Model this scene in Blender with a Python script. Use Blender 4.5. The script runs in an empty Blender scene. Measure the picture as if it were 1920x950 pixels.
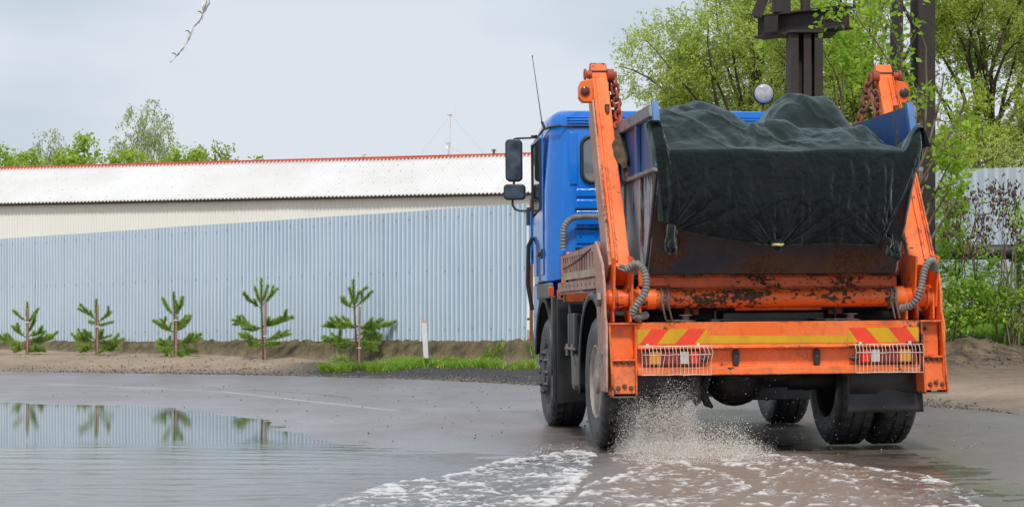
import bpy, math, random
import numpy as np
from mathutils import Vector, Matrix, noise as mnoise

R = math.radians
scene = bpy.context.scene
C = scene.collection

# ------------------------------------------------------------------ camera
cam_d = bpy.data.cameras.new("camera")
cam = bpy.data.objects.new("camera", cam_d)
C.objects.link(cam)
cam.location = (0, 0, 1.0)
cam.rotation_euler = (R(90), 0, 0)
cam_d.sensor_width = 36.0
cam_d.lens = 67.5
cam_d.shift_y = 125.0 / 1920.0
cam_d.clip_end = 3000
scene.camera = cam

# ------------------------------------------------------------------ light
SUN_EL, SUN_AZ = 55.0, 182.0            # azimuth measured clockwise from +Y
sdir = Vector((math.sin(R(SUN_AZ)) * math.cos(R(SUN_EL)), math.cos(R(SUN_AZ)) * math.cos(R(SUN_EL)), math.sin(R(SUN_EL))))
sun_d = bpy.data.lights.new("sun", 'SUN')
sun_d.energy = 2.3
sun_d.angle = R(7)
sun_d.color = (1.0, 0.965, 0.91)
sun = bpy.data.objects.new("sun", sun_d)
C.objects.link(sun)
sun.location = (0, 0, 50)
sun.rotation_euler = (-sdir).to_track_quat('-Z', 'Y').to_euler()

w = bpy.data.worlds.new("World")
scene.world = w
w.use_nodes = True
nt = w.node_tree
nt.nodes.clear()
N = nt.nodes.new
out = N('ShaderNodeOutputWorld')
sky = N('ShaderNodeTexSky')
sky.sky_type = 'NISHITA'
sky.sun_disc = False
sky.sun_elevation = R(SUN_EL)
sky.sun_rotation = R(SUN_AZ)
sky.dust_density = 3.0
bg1 = N('ShaderNodeBackground'); bg1.inputs[1].default_value = 0.08
nt.links.new(sky.outputs[0], bg1.inputs[0])
tc = N('ShaderNodeTexCoord')
mp = N('ShaderNodeMapping'); mp.inputs['Scale'].default_value = (2.2, 1.0, 5.5)
nt.links.new(tc.outputs['Generated'], mp.inputs[0])
nz = N('ShaderNodeTexNoise'); nz.inputs['Scale'].default_value = 1.5; nz.inputs['Detail'].default_value = 4; nz.inputs['Roughness'].default_value = 0.45
nt.links.new(mp.outputs[0], nz.inputs['Vector'])
cr = N('ShaderNodeValToRGB')
cr.color_ramp.elements[0].position = 0.40; cr.color_ramp.elements[0].color = (0.44, 0.53, 0.625, 1)
cr.color_ramp.elements[1].position = 0.60; cr.color_ramp.elements[1].color = (0.68, 0.725, 0.79, 1)
nt.links.new(nz.outputs[0], cr.inputs[0])
bg2 = N('ShaderNodeBackground'); bg2.inputs[1].default_value = 1.0
nt.links.new(cr.outputs[0], bg2.inputs[0])
mx = N('ShaderNodeMixShader'); mx.inputs[0].default_value = 0.88
nt.links.new(bg1.outputs[0], mx.inputs[1]); nt.links.new(bg2.outputs[0], mx.inputs[2])
nt.links.new(mx.outputs[0], out.inputs[0])

scene.view_settings.view_transform = 'Standard'
scene.view_settings.look = 'None'
scene.view_settings.exposure = 0.20
scene.view_settings.gamma = 1.0
scene.render.engine = 'CYCLES'
scene.cycles.use_denoising = True
scene.cycles.max_bounces = 6
scene.cycles.transparent_max_bounces = 6

# ------------------------------------------------------------------ helpers
def tag(o, label=None, cat=None, group=None, kind=None):
    if label: o['label'] = label
    if cat: o['category'] = cat
    if group: o['group'] = group
    if kind: o['kind'] = kind
    return o

def empty(name, loc=(0, 0, 0), rot=(0, 0, 0), parent=None):
    o = bpy.data.objects.new(name, None)
    C.objects.link(o)
    o.location = loc; o.rotation_euler = rot
    o.empty_display_size = 0.1
    o.parent = parent
    return o

def copy_tree(o, parent=None):
    c = o.copy(); C.objects.link(c); c.parent = parent
    for ch in list(o.children):
        copy_tree(ch, c)
    return c

class MB:
    def __init__(s): s.v = []; s.f = []; s.m = []
    def add(s, vs, fs, mi=0):
        b = len(s.v)
        s.v.extend([tuple(p) for p in vs])
        for f in fs:
            s.f.append(tuple(b + i for i in f)); s.m.append(mi)
        return s
    def box(s, c, d, rot=None, mi=0):
        hx, hy, hz = d[0] / 2, d[1] / 2, d[2] / 2
        vs = [Vector((x, y, z)) for x in (-hx, hx) for y in (-hy, hy) for z in (-hz, hz)]
        if rot is not None: vs = [rot @ v for v in vs]
        c = Vector(c)
        s.add([v + c for v in vs], [(0, 1, 3, 2), (4, 6, 7, 5), (0, 4, 5, 1), (2, 3, 7, 6), (0, 2, 6, 4), (1, 5, 7, 3)], mi)
        return s
    def bb(s, x0, x1, y0, y1, z0, z1, mi=0):
        return s.box(((x0 + x1) / 2, (y0 + y1) / 2, (z0 + z1) / 2), (abs(x1 - x0), abs(y1 - y0), abs(z1 - z0)), None, mi)
    def prism(s, pts, vec, mi=0):
        n = len(pts); vec = Vector(vec)
        a = [Vector(p) for p in pts]; b = [p + vec for p in a]
        fs = [tuple(range(n)), tuple(range(2 * n - 1, n - 1, -1))]
        fs += [(i, i + n, (i + 1) % n + n, (i + 1) % n) for i in range(n)]
        return s.add(a + b, fs, mi)
    def tube(s, pts, r, n=8, closed=False, mi=0):
        pts = [Vector(p) for p in pts]; m = len(pts)
        rs = r if isinstance(r, (list, tuple)) else [r] * m
        up = None; vs = []
        for i, p in enumerate(pts):
            if closed: t = pts[(i + 1) % m] - pts[i - 1]
            elif i == 0: t = pts[1] - p
            elif i == m - 1: t = p - pts[i - 1]
            else: t = pts[i + 1] - pts[i - 1]
            t.normalize()
            if up is None:
                up = Vector((0, 0, 1)) if abs(t.z) < 0.9 else Vector((1, 0, 0))
            a = t.cross(up)
            if a.length < 1e-5: a = t.cross(Vector((0, 1, 0.1)))
            a.normalize(); b = a.cross(t).normalized(); up = b
            for k in range(n):
                an = 2 * math.pi * k / n
                vs.append(p + (a * math.cos(an) + b * math.sin(an)) * rs[i])
        fs = []
        for i in range(m if closed else m - 1):
            j = (i + 1) % m
            for k in range(n):
                l = (k + 1) % n
                fs.append((i * n + k, i * n + l, j * n + l, j * n + k))
        if not closed:
            fs.append(tuple(range(n - 1, -1, -1))); fs.append(tuple((m - 1) * n + k for k in range(n)))
        return s.add(vs, fs, mi)
    def lathe(s, prof, c, axis, n=32, mi=0, mod=None, closed=False):
        ax = Vector(axis).normalized(); c = Vector(c)
        a = ax.cross(Vector((0, 0, 1)))
        if a.length < 1e-3: a = Vector((1, 0, 0))
        a.normalize(); b = ax.cross(a)
        vs = []
        for j, (r, h) in enumerate(prof):
            for k in range(n):
                an = 2 * math.pi * k / n
                rr = r + (mod(j, k) if mod else 0)
                vs.append(c + ax * h + (a * math.cos(an) + b * math.sin(an)) * rr)
        fs = []; m = len(prof)
        for j in range(m if closed else m - 1):
            j2 = (j + 1) % m
            for k in range(n):
                l = (k + 1) % n
                fs.append((j * n + k, j * n + l, j2 * n + l, j2 * n + k))
        if not closed:
            fs.append(tuple(range(n - 1, -1, -1))); fs.append(tuple((m - 1) * n + k for k in range(n)))
        return s.add(vs, fs, mi)
    def ball(s, c, r, n=10, mi=0, sc=(1, 1, 1)):
        m = n // 2
        vs = [(c[0], c[1], c[2] - r * sc[2])]
        for j in range(1, m):
            th = math.pi * j / m
            for k in range(n):
                an = 2 * math.pi * k / n
                vs.append((c[0] + r * sc[0] * math.sin(th) * math.cos(an), c[1] + r * sc[1] * math.sin(th) * math.sin(an), c[2] - r * sc[2] * math.cos(th)))
        vs.append((c[0], c[1], c[2] + r * sc[2]))
        fs = []
        for k in range(n):
            l = (k + 1) % n
            fs.append((0, 1 + l, 1 + k)); e = len(vs) - 1; q = 1 + (m - 2) * n
            fs.append((e, q + k, q + l))
        for j in range(m - 2):
            for k in range(n):
                l = (k + 1) % n; q = 1 + j * n
                fs.append((q + k, q + l, q + n + l, q + n + k))
        return s.add(vs, fs, mi)
    def grid(s, P, mi=0):
        nu = len(P); nv = len(P[0])
        vs = [p for row in P for p in row]
        fs = [(i * nv + j, (i + 1) * nv + j, (i + 1) * nv + j + 1, i * nv + j + 1) for i in range(nu - 1) for j in range(nv - 1)]
        return s.add(vs, fs, mi)
    def pieces(s, name, mats, parent=None, **k):
        """one object per connected piece"""
        par = list(range(len(s.v)))
        def find(i):
            while par[i] != i: par[i] = par[par[i]]; i = par[i]
            return i
        for f in s.f:
            for i in f[1:]: par[find(i)] = find(f[0])
        comp = {}
        for f, m in zip(s.f, s.m): comp.setdefault(find(f[0]), []).append((f, m))
        res = []
        for fl in comp.values():
            ids = sorted({i for f, _ in fl for i in f}); mp_ = {i: j for j, i in enumerate(ids)}
            q = MB(); q.v = [s.v[i] for i in ids]; q.f = [tuple(mp_[i] for i in f) for f, _ in fl]; q.m = [m for _, m in fl]
            res.append(q.build(name, mats, parent, **k))
        return res
    def build(s, name, mats, parent=None, bevel=0.0, smooth=None, fix=True, seg=2):
        me = bpy.data.meshes.new(name)
        me.from_pydata(s.v, [], s.f)
        if not isinstance(mats, (list, tuple)): mats = [mats]
        for m in mats: me.materials.append(m)
        if len(mats) > 1: me.polygons.foreach_set('material_index', s.m)
        if fix:
            import bmesh
            bm = bmesh.new(); bm.from_mesh(me)
            bmesh.ops.recalc_face_normals(bm, faces=bm.faces)
            bm.to_mesh(me); bm.free()
        if smooth:
            me.shade_smooth(); me.set_sharp_from_angle(angle=R(smooth))
        me.update()
        o = bpy.data.objects.new(name, me)
        C.objects.link(o)
        o.parent = parent
        if bevel:
            md = o.modifiers.new('bevel', 'BEVEL'); md.width = bevel; md.segments = seg
            md.limit_method = 'ANGLE'; md.angle_limit = R(40); md.harden_normals = False
            if not smooth:
                me.shade_smooth(); me.set_sharp_from_angle(angle=R(35))
        return o

def np_mesh(name, verts, faces, mats, parent=None, smooth=False, attrs=None):
    """verts (n,3), faces (m,k) arrays with one k."""
    me = bpy.data.meshes.new(name)
    verts = np.asarray(verts, dtype=np.float32); faces = np.asarray(faces, dtype=np.int32)
    n = len(verts); m, k = faces.shape
    me.vertices.add(n); me.vertices.foreach_set('co', verts.ravel())
    me.loops.add(m * k); me.loops.foreach_set('vertex_index', faces.ravel())
    me.polygons.add(m)
    me.polygons.foreach_set('loop_start', np.arange(0, m * k, k, dtype=np.int32))
    me.polygons.foreach_set('loop_total', np.full(m, k, dtype=np.int32))
    if not isinstance(mats, (list, tuple)): mats = [mats]
    for mm in mats: me.materials.append(mm)
    if attrs:
        for nm, arr in attrs.items():
            a = me.attributes.new(nm, 'FLOAT', 'POINT')
            a.data.foreach_set('value', np.asarray(arr, dtype=np.float32).ravel())
    me.update(calc_edges=True); me.validate()
    if smooth: me.shade_smooth()
    o = bpy.data.objects.new(name, me)
    C.objects.link(o); o.parent = parent
    return o

def hash2(ix, iy, seed):
    h = (ix.astype(np.int64) * 374761393 + iy.astype(np.int64) * 668265263 + seed * 1442695041) & 0xffffffff
    h = ((h ^ (h >> 13)) * 1274126177) & 0xffffffff
    return ((h ^ (h >> 16)) & 0xffffff) / float(0xffffff)

def vnoise(x, y, seed=0):
    x = np.asarray(x, float); y = np.asarray(y, float)
    ix = np.floor(x); iy = np.floor(y); fx = x - ix; fy = y - iy
    fx = fx * fx * (3 - 2 * fx); fy = fy * fy * (3 - 2 * fy)
    a = hash2(ix, iy, seed); b = hash2(ix + 1, iy, seed); c = hash2(ix, iy + 1, seed); d = hash2(ix + 1, iy + 1, seed)
    return (a * (1 - fx) + b * fx) * (1 - fy) + (c * (1 - fx) + d * fx) * fy - 0.5

def fbm(x, y, seed=0, oct=4, gain=0.5):
    r = 0; a = 1.0
    for i in range(oct):
        r = r + a * vnoise(x, y, seed + i * 17); x = x * 2.03 + 3.1; y = y * 2.03 + 1.7; a *= gain
    return r

def seg_dist(X, Y, P):
    best = np.full(np.shape(X), 1e9)
    for (x0, y0), (x1, y1) in zip(P[:-1], P[1:]):
        dx, dy = x1 - x0, y1 - y0
        t = np.clip(((X - x0) * dx + (Y - y0) * dy) / (dx * dx + dy * dy), 0, 1)
        best = np.minimum(best, np.hypot(X - x0 - t * dx, Y - y0 - t * dy))
    return best

def in_poly(X, Y, P):
    ins = np.zeros(np.shape(X), bool); n = len(P)
    for i in range(n):
        x0, y0 = P[i]; x1, y1 = P[(i + 1) % n]
        c = ((y0 > Y) != (y1 > Y))
        xi = (x1 - x0) * (Y - y0) / ((y1 - y0) if y1 != y0 else 1e-9) + x0
        ins ^= c & (X < xi)
    return ins

# ------------------------------------------------------------------ materials
def new_mat(name):
    m = bpy.data.materials.new(name); m.use_nodes = True
    t = m.node_tree; b = t.nodes['Principled BSDF']
    return m, t, b

def nd(t, typ, **kw):
    n = t.nodes.new(typ)
    for k, v in kw.items(): setattr(n, k, v)
    return n

def noise(t, scale, detail=4, rough=0.5, stretch=None, coord='Object', dist=0.0):
    tcn = nd(t, 'ShaderNodeTexCoord')
    n = nd(t, 'ShaderNodeTexNoise'); n.inputs['Scale'].default_value = scale
    n.inputs['Detail'].default_value = detail; n.inputs['Roughness'].default_value = rough
    n.inputs['Distortion'].default_value = dist
    if stretch:
        mpn = nd(t, 'ShaderNodeMapping'); mpn.inputs['Scale'].default_value = stretch
        t.links.new(tcn.outputs[coord], mpn.inputs[0]); t.links.new(mpn.outputs[0], n.inputs['Vector'])
    else:
        t.links.new(tcn.outputs[coord], n.inputs['Vector'])
    return n.outputs[0]

def ramp(t, sock, p0, p1, c0=(0, 0, 0, 1), c1=(1, 1, 1, 1)):
    r = nd(t, 'ShaderNodeValToRGB')
    r.color_ramp.elements[0].position = p0; r.color_ramp.elements[1].position = p1
    r.color_ramp.elements[0].color = c4(c0); r.color_ramp.elements[1].color = c4(c1)
    t.links.new(sock, r.inputs[0]); return r.outputs[0]

def c4(c): return tuple(c) if len(c) == 4 else (*c, 1)

def mix(t, fac, a, b, mode='MIX'):
    m = nd(t, 'ShaderNodeMix', data_type='RGBA', blend_type=mode)
    for s, v in ((m.inputs[0], fac), (m.inputs[6], a), (m.inputs[7], b)):
        if isinstance(v, (int, float)): s.default_value = v
        elif isinstance(v, (tuple, list)): s.default_value = c4(v)
        else: t.links.new(v, s)
    return m.outputs[2]

def mth(t, op, a, b=None, clamp=False):
    m = nd(t, 'ShaderNodeMath', operation=op); m.use_clamp = clamp
    for s, v in ((m.inputs[0], a), (m.inputs[1], b)):
        if v is None: continue
        if isinstance(v, (int, float)): s.default_value = v
        else: t.links.new(v, s)
    return m.outputs[0]

def bump(t, b, h, strength=0.3, dist=0.01):
    n = nd(t, 'ShaderNodeBump'); n.inputs['Strength'].default_value = strength; n.inputs['Distance'].default_value = dist
    t.links.new(h, n.inputs['Height']); t.links.new(n.outputs[0], b.inputs['Normal'])
    return n.outputs[0]

def simple(name, col, rough=0.5, metal=0.0, var=0.25, scale=6.0, bmp=0.0, bscale=60.0, dirt=None, dirt_amt=0.5, stretch=None, spec=0.5, coat=0.0):
    m, t, b = new_mat(name)
    n1 = noise(t, scale, 6, 0.6, stretch)
    dark = tuple(c * (1 - var) for c in col); lite = tuple(min(1, c * (1 + var)) for c in col)
    cc = mix(t, ramp(t, n1, 0.3, 0.7), dark, lite)
    if dirt:
        n2 = noise(t, scale * 0.6, 8, 0.65, stretch)
        cc = mix(t, mth(t, 'MULTIPLY', ramp(t, n2, 0.42, 0.66), dirt_amt), cc, dirt)
    t.links.new(cc, b.inputs['Base Color'])
    rr = ramp(t, noise(t, scale * 1.7, 4), 0.3, 0.7, (max(0, rough - 0.08),) * 3, (min(1, rough + 0.1),) * 3)
    t.links.new(rr, b.inputs['Roughness'])
    b.inputs['Metallic'].default_value = metal
    b.inputs['Specular IOR Level'].default_value = spec
    b.inputs['Coat Weight'].default_value = coat
    if bmp: bump(t, b, noise(t, bscale, 5), bmp, 0.004)
    return m

def worn_paint(name, col, faded, chip, chip_lo=0.56, chip_hi=0.60, rough=0.42, edge=0.6, dirt=(0.10, 0.065, 0.045), dirt_amt=0.55, stretch=None, fade_amt=0.5, fine=26.0, mud=0.32):
    m, t, b = new_mat(name)
    base = mix(t, mth(t, 'MULTIPLY', ramp(t, noise(t, 2.6, 5, 0.6), 0.40, 0.66), fade_amt), col, faded)
    base = mix(t, mth(t, 'MULTIPLY', ramp(t, noise(t, 9, 6, 0.7, stretch), 0.50, 0.74), dirt_amt), base, dirt)
    if mud:
        tcz = nd(t, 'ShaderNodeTexCoord'); sp = nd(t, 'ShaderNodeSeparateXYZ'); t.links.new(tcz.outputs['Object'], sp.inputs[0])
        zm = ramp(t, mth(t, 'MULTIPLY', sp.outputs[2], 0.5), 0.27, 0.62, (1, 1, 1), (0, 0, 0))
        sm_ = ramp(t, noise(t, 34, 6, 0.75), 0.46, 0.60)
        base = mix(t, mth(t, 'MULTIPLY', mth(t, 'MULTIPLY', zm, sm_), mud), base, (0.20, 0.15, 0.11))
    # chips: broad patches broken up by finer noise
    big = noise(t, 3.3, 3, 0.5, stretch)
    small = noise(t, fine, 6, 0.62, stretch)
    s = mth(t, 'ADD', mth(t, 'MULTIPLY', big, 0.55), mth(t, 'MULTIPLY', small, 0.45))
    if edge:
        bv = nd(t, 'ShaderNodeBevel'); bv.samples = 4; bv.inputs['Radius'].default_value = 0.022
        ge = nd(t, 'ShaderNodeNewGeometry')
        dp = nd(t, 'ShaderNodeVectorMath', operation='DOT_PRODUCT')
        t.links.new(bv.outputs[0], dp.inputs[0]); t.links.new(ge.outputs['Normal'], dp.inputs[1])
        e = mth(t, 'SUBTRACT', 1.0, dp.outputs['Value'], True)
        e = mth(t, 'MULTIPLY', e, edge, True)
        e = mth(t, 'MINIMUM', e, 0.125)
        s = mth(t, 'ADD', s, e)
    mask = ramp(t, s, chip_lo, chip_hi)
    chipc = mix(t, ramp(t, noise(t, 40, 4), 0.4, 0.6), chip, tuple(c * 0.45 for c in chip))
    cc = mix(t, mask, base, chipc)
    t.links.new(cc, b.inputs['Base Color'])
    rr = mix(t, mask, (rough,) * 3, (0.8,) * 3)
    t.links.new(rr, b.inputs['Roughness'])
    h = mth(t, 'ADD', mth(t, 'MULTIPLY', mask, -1.0), mth(t, 'MULTIPLY', noise(t, 14, 3), 0.6))
    bump(t, b, h, 0.25, 0.004)
    return m

def leaf_mat(name, c0, c1, trans=0.35, rough=0.5):
    m, t, b = new_mat(name)
    g = nd(t, 'ShaderNodeNewGeometry')
    cc = mix(t, g.outputs['Random Per Island'], c0, c1)
    cc = mix(t, mth(t, 'MULTIPLY', ramp(t, noise(t, 0.9, 3), 0.35, 0.65), 0.5), cc, tuple(c * 0.72 for c in c0))
    t.links.new(cc, b.inputs['Base Color']); b.inputs['Roughness'].default_value = rough
    tr = nd(t, 'ShaderNodeBsdfTranslucent')
    t.links.new(mix(t, 0.35, cc, (0.55, 0.75, 0.08)), tr.inputs[0])
    ms = nd(t, 'ShaderNodeMixShader'); ms.inputs[0].default_value = trans
    t.links.new(b.outputs[0], ms.inputs[1]); t.links.new(tr.outputs[0], ms.inputs[2])
    t.links.new(ms.outputs[0], t.nodes['Material Output'].inputs[0])
    return m

M = {}
ORG = (0.93, 0.155, 0.014)
M['orange'] = worn_paint('orange_paint', ORG, (0.95, 0.26, 0.08), (0.075, 0.05, 0.04), 0.60, 0.625)
M['orange_worn'] = worn_paint('orange_worn', (0.85, 0.13, 0.012), (0.8, 0.17, 0.04), (0.10, 0.045, 0.025), 0.535, 0.565, stretch=(0.7, 1, 1), rough=0.34, fine=38)
M['orange_dull'] = worn_paint('orange_dull', (0.42, 0.07, 0.012), (0.36, 0.09, 0.03), (0.06, 0.035, 0.025), 0.54, 0.58, dirt_amt=0.7)
M['faded'] = worn_paint('faded_paint', (0.50, 0.25, 0.18), (0.62, 0.45, 0.38), (0.30, 0.22, 0.18), 0.57, 0.62, rough=0.6)
M['cream'] = simple('cream_paint', (0.55, 0.46, 0.30), 0.6, dirt=(0.45, 0.2, 0.1))
M['blue'] = worn_paint('cab_blue', (0.0, 0.165, 0.66), (0.0, 0.20, 0.72), (0.02, 0.07, 0.2), 0.75, 0.8, rough=0.28, edge=0.0, dirt=(0.02, 0.10, 0.30), dirt_amt=0.25)
M['blue'].node_tree.nodes['Principled BSDF'].inputs['Coat Weight'].default_value = 0.8
M['blue'].node_tree.nodes['Principled BSDF'].inputs['Coat Roughness'].default_value = 0.07
M['blue'].node_tree.nodes['Principled BSDF'].inputs['Specular IOR Level'].default_value = 0.3
M['skip_blue'] = worn_paint('skip_blue', (0.012, 0.085, 0.28), (0.02, 0.13, 0.40), (0.20, 0.15, 0.11), 0.56, 0.62, rough=0.5, dirt=(0.10, 0.11, 0.12), dirt_amt=0.6, stretch=(1, 1, 0.25))
M['skip_edge'] = worn_paint('skip_edge', (0.05, 0.17, 0.42), (0.06, 0.22, 0.5), (0.2, 0.15, 0.12), 0.62, 0.68, rough=0.5)
M['skip_side'] = worn_paint('skip_side', (0.44, 0.52, 0.56), (0.20, 0.32, 0.42), (0.16, 0.09, 0.06), 0.55, 0.59, rough=0.65, dirt=(0.20, 0.17, 0.15), dirt_amt=0.45, stretch=(1, 1, 0.22), fine=18)
M['skip_band'] = worn_paint('skip_band', (0.25, 0.26, 0.28), (0.30, 0.24, 0.20), (0.20, 0.12, 0.08), 0.52, 0.6, rough=0.6, dirt=(0.08, 0.13, 0.22), dirt_amt=0.6)
M['skip_rust'] = worn_paint('skip_rust', (0.085, 0.045, 0.024), (0.014, 0.034, 0.060), (0.12, 0.048, 0.018), 0.50, 0.60, rough=0.6, edge=0.0, dirt=(0.01, 0.012, 0.016), fade_amt=0.95, fine=7)
M['black'] = simple('black_metal', (0.014, 0.014, 0.015), 0.55, var=0.4, dirt=(0.05, 0.045, 0.04), dirt_amt=0.5, bmp=0.1)
M['black_deep'] = simple('black_grime', (0.008, 0.008, 0.008), 0.75, var=0.4)
M['plastic'] = simple('dark_plastic', (0.022, 0.024, 0.026), 0.38, var=0.2, dirt=(0.07, 0.065, 0.06), dirt_amt=0.45)
M['plastic_grey'] = simple('grey_plastic', (0.20, 0.185, 0.17), 0.6, var=0.25, dirt=(0.1, 0.08, 0.06), dirt_amt=0.5)
M['tyre'] = simple('tyre_rubber', (0.022, 0.023, 0.024), 0.42, var=0.3, dirt=(0.075, 0.072, 0.07), dirt_amt=0.6, scale=9, bmp=0.15, bscale=40)
M['rim'] = simple('rim_paint', (0.44, 0.39, 0.34), 0.55, var=0.2, dirt=(0.14, 0.10, 0.07), dirt_amt=0.7)
M['rim_dark'] = simple('hub_metal', (0.055, 0.055, 0.06), 0.45, var=0.3, dirt=(0.12, 0.10, 0.09), dirt_amt=0.4)
M['steel'] = simple('worn_steel', (0.22, 0.20, 0.18), 0.5, metal=0.3, dirt=(0.10, 0.06, 0.04), dirt_amt=0.7)
M['rust'] = simple('rusty_steel', (0.14, 0.055, 0.03), 0.75, var=0.45, scale=22, dirt=(0.28, 0.10, 0.04), dirt_amt=0.6, bmp=0.4)
M['hose'] = simple('hose_rubber', (0.24, 0.23, 0.21), 0.6, var=0.2, dirt=(0.07, 0.06, 0.05))
M['yellow'] = simple('yellow_reflector', (0.68, 0.38, 0.004), 0.4, var=0.07, dirt=(0.4, 0.2, 0.02), dirt_amt=0.4, scale=14)
M['red'] = simple('red_reflector', (0.90, 0.06, 0.025), 0.4, var=0.06, dirt=(0.5, 0.05, 0.02), dirt_amt=0.4, scale=14)
M['white_wire'] = simple('white_wire', (0.76, 0.68, 0.60), 0.45, var=0.12, scale=30, dirt=(0.4, 0.2, 0.1), dirt_amt=0.6)
M['lamp_red'] = simple('lamp_red', (0.26, 0.022, 0.012), 0.2, var=0.1, coat=0.5)
M['lamp_amber'] = simple('lamp_amber', (0.75, 0.30, 0.02), 0.2, var=0.1, coat=0.5)
M['lamp_clear'] = simple('lamp_clear', (0.62, 0.60, 0.57), 0.15, var=0.05, coat=0.5)
M['lens'] = simple('lamp_lens', (0.40, 0.42, 0.43), 0.10, var=0.3, scale=25, coat=1.0, bmp=0.3, bscale=50)
M['seal'] = simple('rubber_seal', (0.02, 0.02, 0.02), 0.5, var=0.1)
M['cloth_rag'] = simple('rag_cloth', (0.085, 0.062, 0.032), 0.9, var=0.55, scale=14, bmp=0.6, bscale=25)

def glass_mat(name, col, rough=0.03):
    m, t, b = new_mat(name)
    b.inputs['Base Color'].default_value = c4(col); b.inputs['Roughness'].default_value = rough
    b.inputs['IOR'].default_value = 1.5; b.inputs['Coat Weight'].default_value = 0.3
    t.links.new(mix(t, ramp(t, noise(t, 3, 3), 0.35, 0.65), tuple(c * 0.8 for c in col), col), b.inputs['Base Color'])
    return m
M['glass'] = glass_mat('window_glass', (0.16, 0.19, 0.20))
M['glass_dark'] = glass_mat('door_glass', (0.02, 0.025, 0.03))
m_, t_, b_ = new_mat('mirror_glass'); b_.inputs['Metallic'].default_value = 1.0
t_.links.new(mix(t_, ramp(t_, noise(t_, 7, 3), 0.35, 0.65), (0.05, 0.065, 0.08), (0.14, 0.165, 0.19)), b_.inputs['Base Color']); b_.inputs['Roughness'].default_value = 0.04
bump(t_, b_, noise(t_, 6, 2), 0.12, 0.02)
M['mirror'] = m_

M['lamp_dark'] = simple('lamp_dark_red', (0.12, 0.02, 0.012), 0.25, var=0.3, coat=0.4)
M['rust_orange'] = simple('rusty_orange', (0.38, 0.07, 0.025), 0.65, var=0.3, dirt=(0.10, 0.04, 0.025), dirt_amt=0.8)
M['lamp_marker'] = simple('marker_orange', (0.55, 0.09, 0.02), 0.3, var=0.2, dirt=(0.2, 0.08, 0.04))
# ================================================================== GROUND, ROAD, WATER
EDGE = [(-140, 60), (-60, 43), (-20, 38.2), (-9.9, 37), (-4.4, 34.6), (-1.43, 32.1), (.33, 29.5), (2, 27), (3.8, 24.2), (5, 21.8), (5.6, 19.5), (7, 15), (8.6, 8), (10, -6), (12, -60), (14, -200)]
FENCE = [(-22, 54.27), (-12, 45.0), (.3, 33.6)]
PUD = [(-30, 27.5), (-14, 25.2), (-9, 24.3), (-6.1, 22.9), (-4.26, 22.1), (-3.1, 19.9), (-2.3, 18), (-1.32, 15.4), (-.6, 14.4), (.1, 13.95), (.65, 14.7), (1.3, 15.4), (2.1, 15.2), (2.75, 14.3), (2.95, 12.5), (2.78, 10.8), (2.6, 8), (2, 4), (0, 1.5), (-4, 0), (-14, -1), (-30, 0)]
ex = np.array([p[0] for p in EDGE]); ey = np.array([p[1] for p in EDGE])

def edge_d(X, Y):
    d = seg_dist(X, Y, EDGE)
    return np.where(Y > np.interp(X, ex, ey), d, -d)

def fence_base(X): return np.interp(X, [-22, -12, .3, 3, 6, 40], [.45, .50, .645, .75, .85, .95])

def pud_d(X, Y):
    d = seg_dist(X, Y, PUD + PUD[:1])
    d = np.where(in_poly(X, Y, PUD), d, -d)
    return d + .60 * fbm(X * .55, Y * .35, 5, 4) + .26 * fbm(X * 3, Y * 1.3, 15, 4)

def road_z(X, Y):
    d = pud_d(X, Y)
    z = np.where(d > 0, -np.minimum(.05, .018 * d), np.minimum(.018, -.010 * d))
    z = z + .0035 * fbm(X * 1.1, Y * .5, 31, 3) * np.clip(-d * 2, 0.0, 1) 
    far = np.clip((Y - 20) / 14, 0, 1)
    return z + .010 * far * (d < 0) + .002 * fbm(X * 9, Y * 6, 61, 2)

def ground_z(X, Y):
    d = edge_d(X, Y) + .22 * fbm(X * 1.3, Y * 1.3, 41, 4)
    df = seg_dist(X, Y, FENCE)
    out_ = .022 + .105 * np.clip(d, 0, 2.4) + .012 * np.clip(d - 2.4, 0, 8)
    fb = fence_base(X)
    # steep earth bank right below the tin fence
    behind = Y > np.interp(X, [-22, -12, .3, 3, 30], [54.27, 45.0, 33.6, 33.6, 34.0])
    bank = np.clip(1 - (df - .10) / .30, 0, 1); bank = bank * bank * (3 - 2 * bank)
    rgt = np.clip((X - 1.5) / 2, 0, 1)
    lev = np.where(behind, 1.0, bank) * (1 - rgt) + rgt * np.clip((Y - 32.0) / 2.8, 0, 1)
    z = out_ * (1 - lev) + np.maximum(fb, out_) * lev
    z = z + (.035 * fbm(X * 1.7, Y * 1.7, 71, 4) + .018 * fbm(X * 7, Y * 7, 81, 3)) * np.clip(d * .8, 0, 1)
    z = z + np.clip(bank * 2, 0, 1) * (1 - rgt) * (.10 * fbm(X * 3, Y * 3, 99, 4) + .05 * fbm(X * 11, Y * 11, 98, 2)) * (~behind)
    # earth heap beyond the road on the far side of the truck
    hp = .62 * (.46 * np.exp(-(((X - 7.55) / .72) ** 2 + ((Y - 31.3) / .9) ** 2)) + .30 * np.exp(-(((X - 8.9) / 1.1) ** 2 + ((Y - 31.7) / .8) ** 2)) + .22 * np.exp(-(((X - 6.9) / .8) ** 2 + ((Y - 31.0) / .7) ** 2)))
    z = z + hp * (1 + .5 * fbm(X * 4, Y * 4, 17, 4))
    return np.where(d > 0, z, -.03 - .5 * np.clip(-d / .6, 0, 1))

def axis_lines(segs):
    out_ = []
    for a, b_, st in segs:
        out_.extend(np.arange(a, b_, st))
    return np.array(out_)

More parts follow.
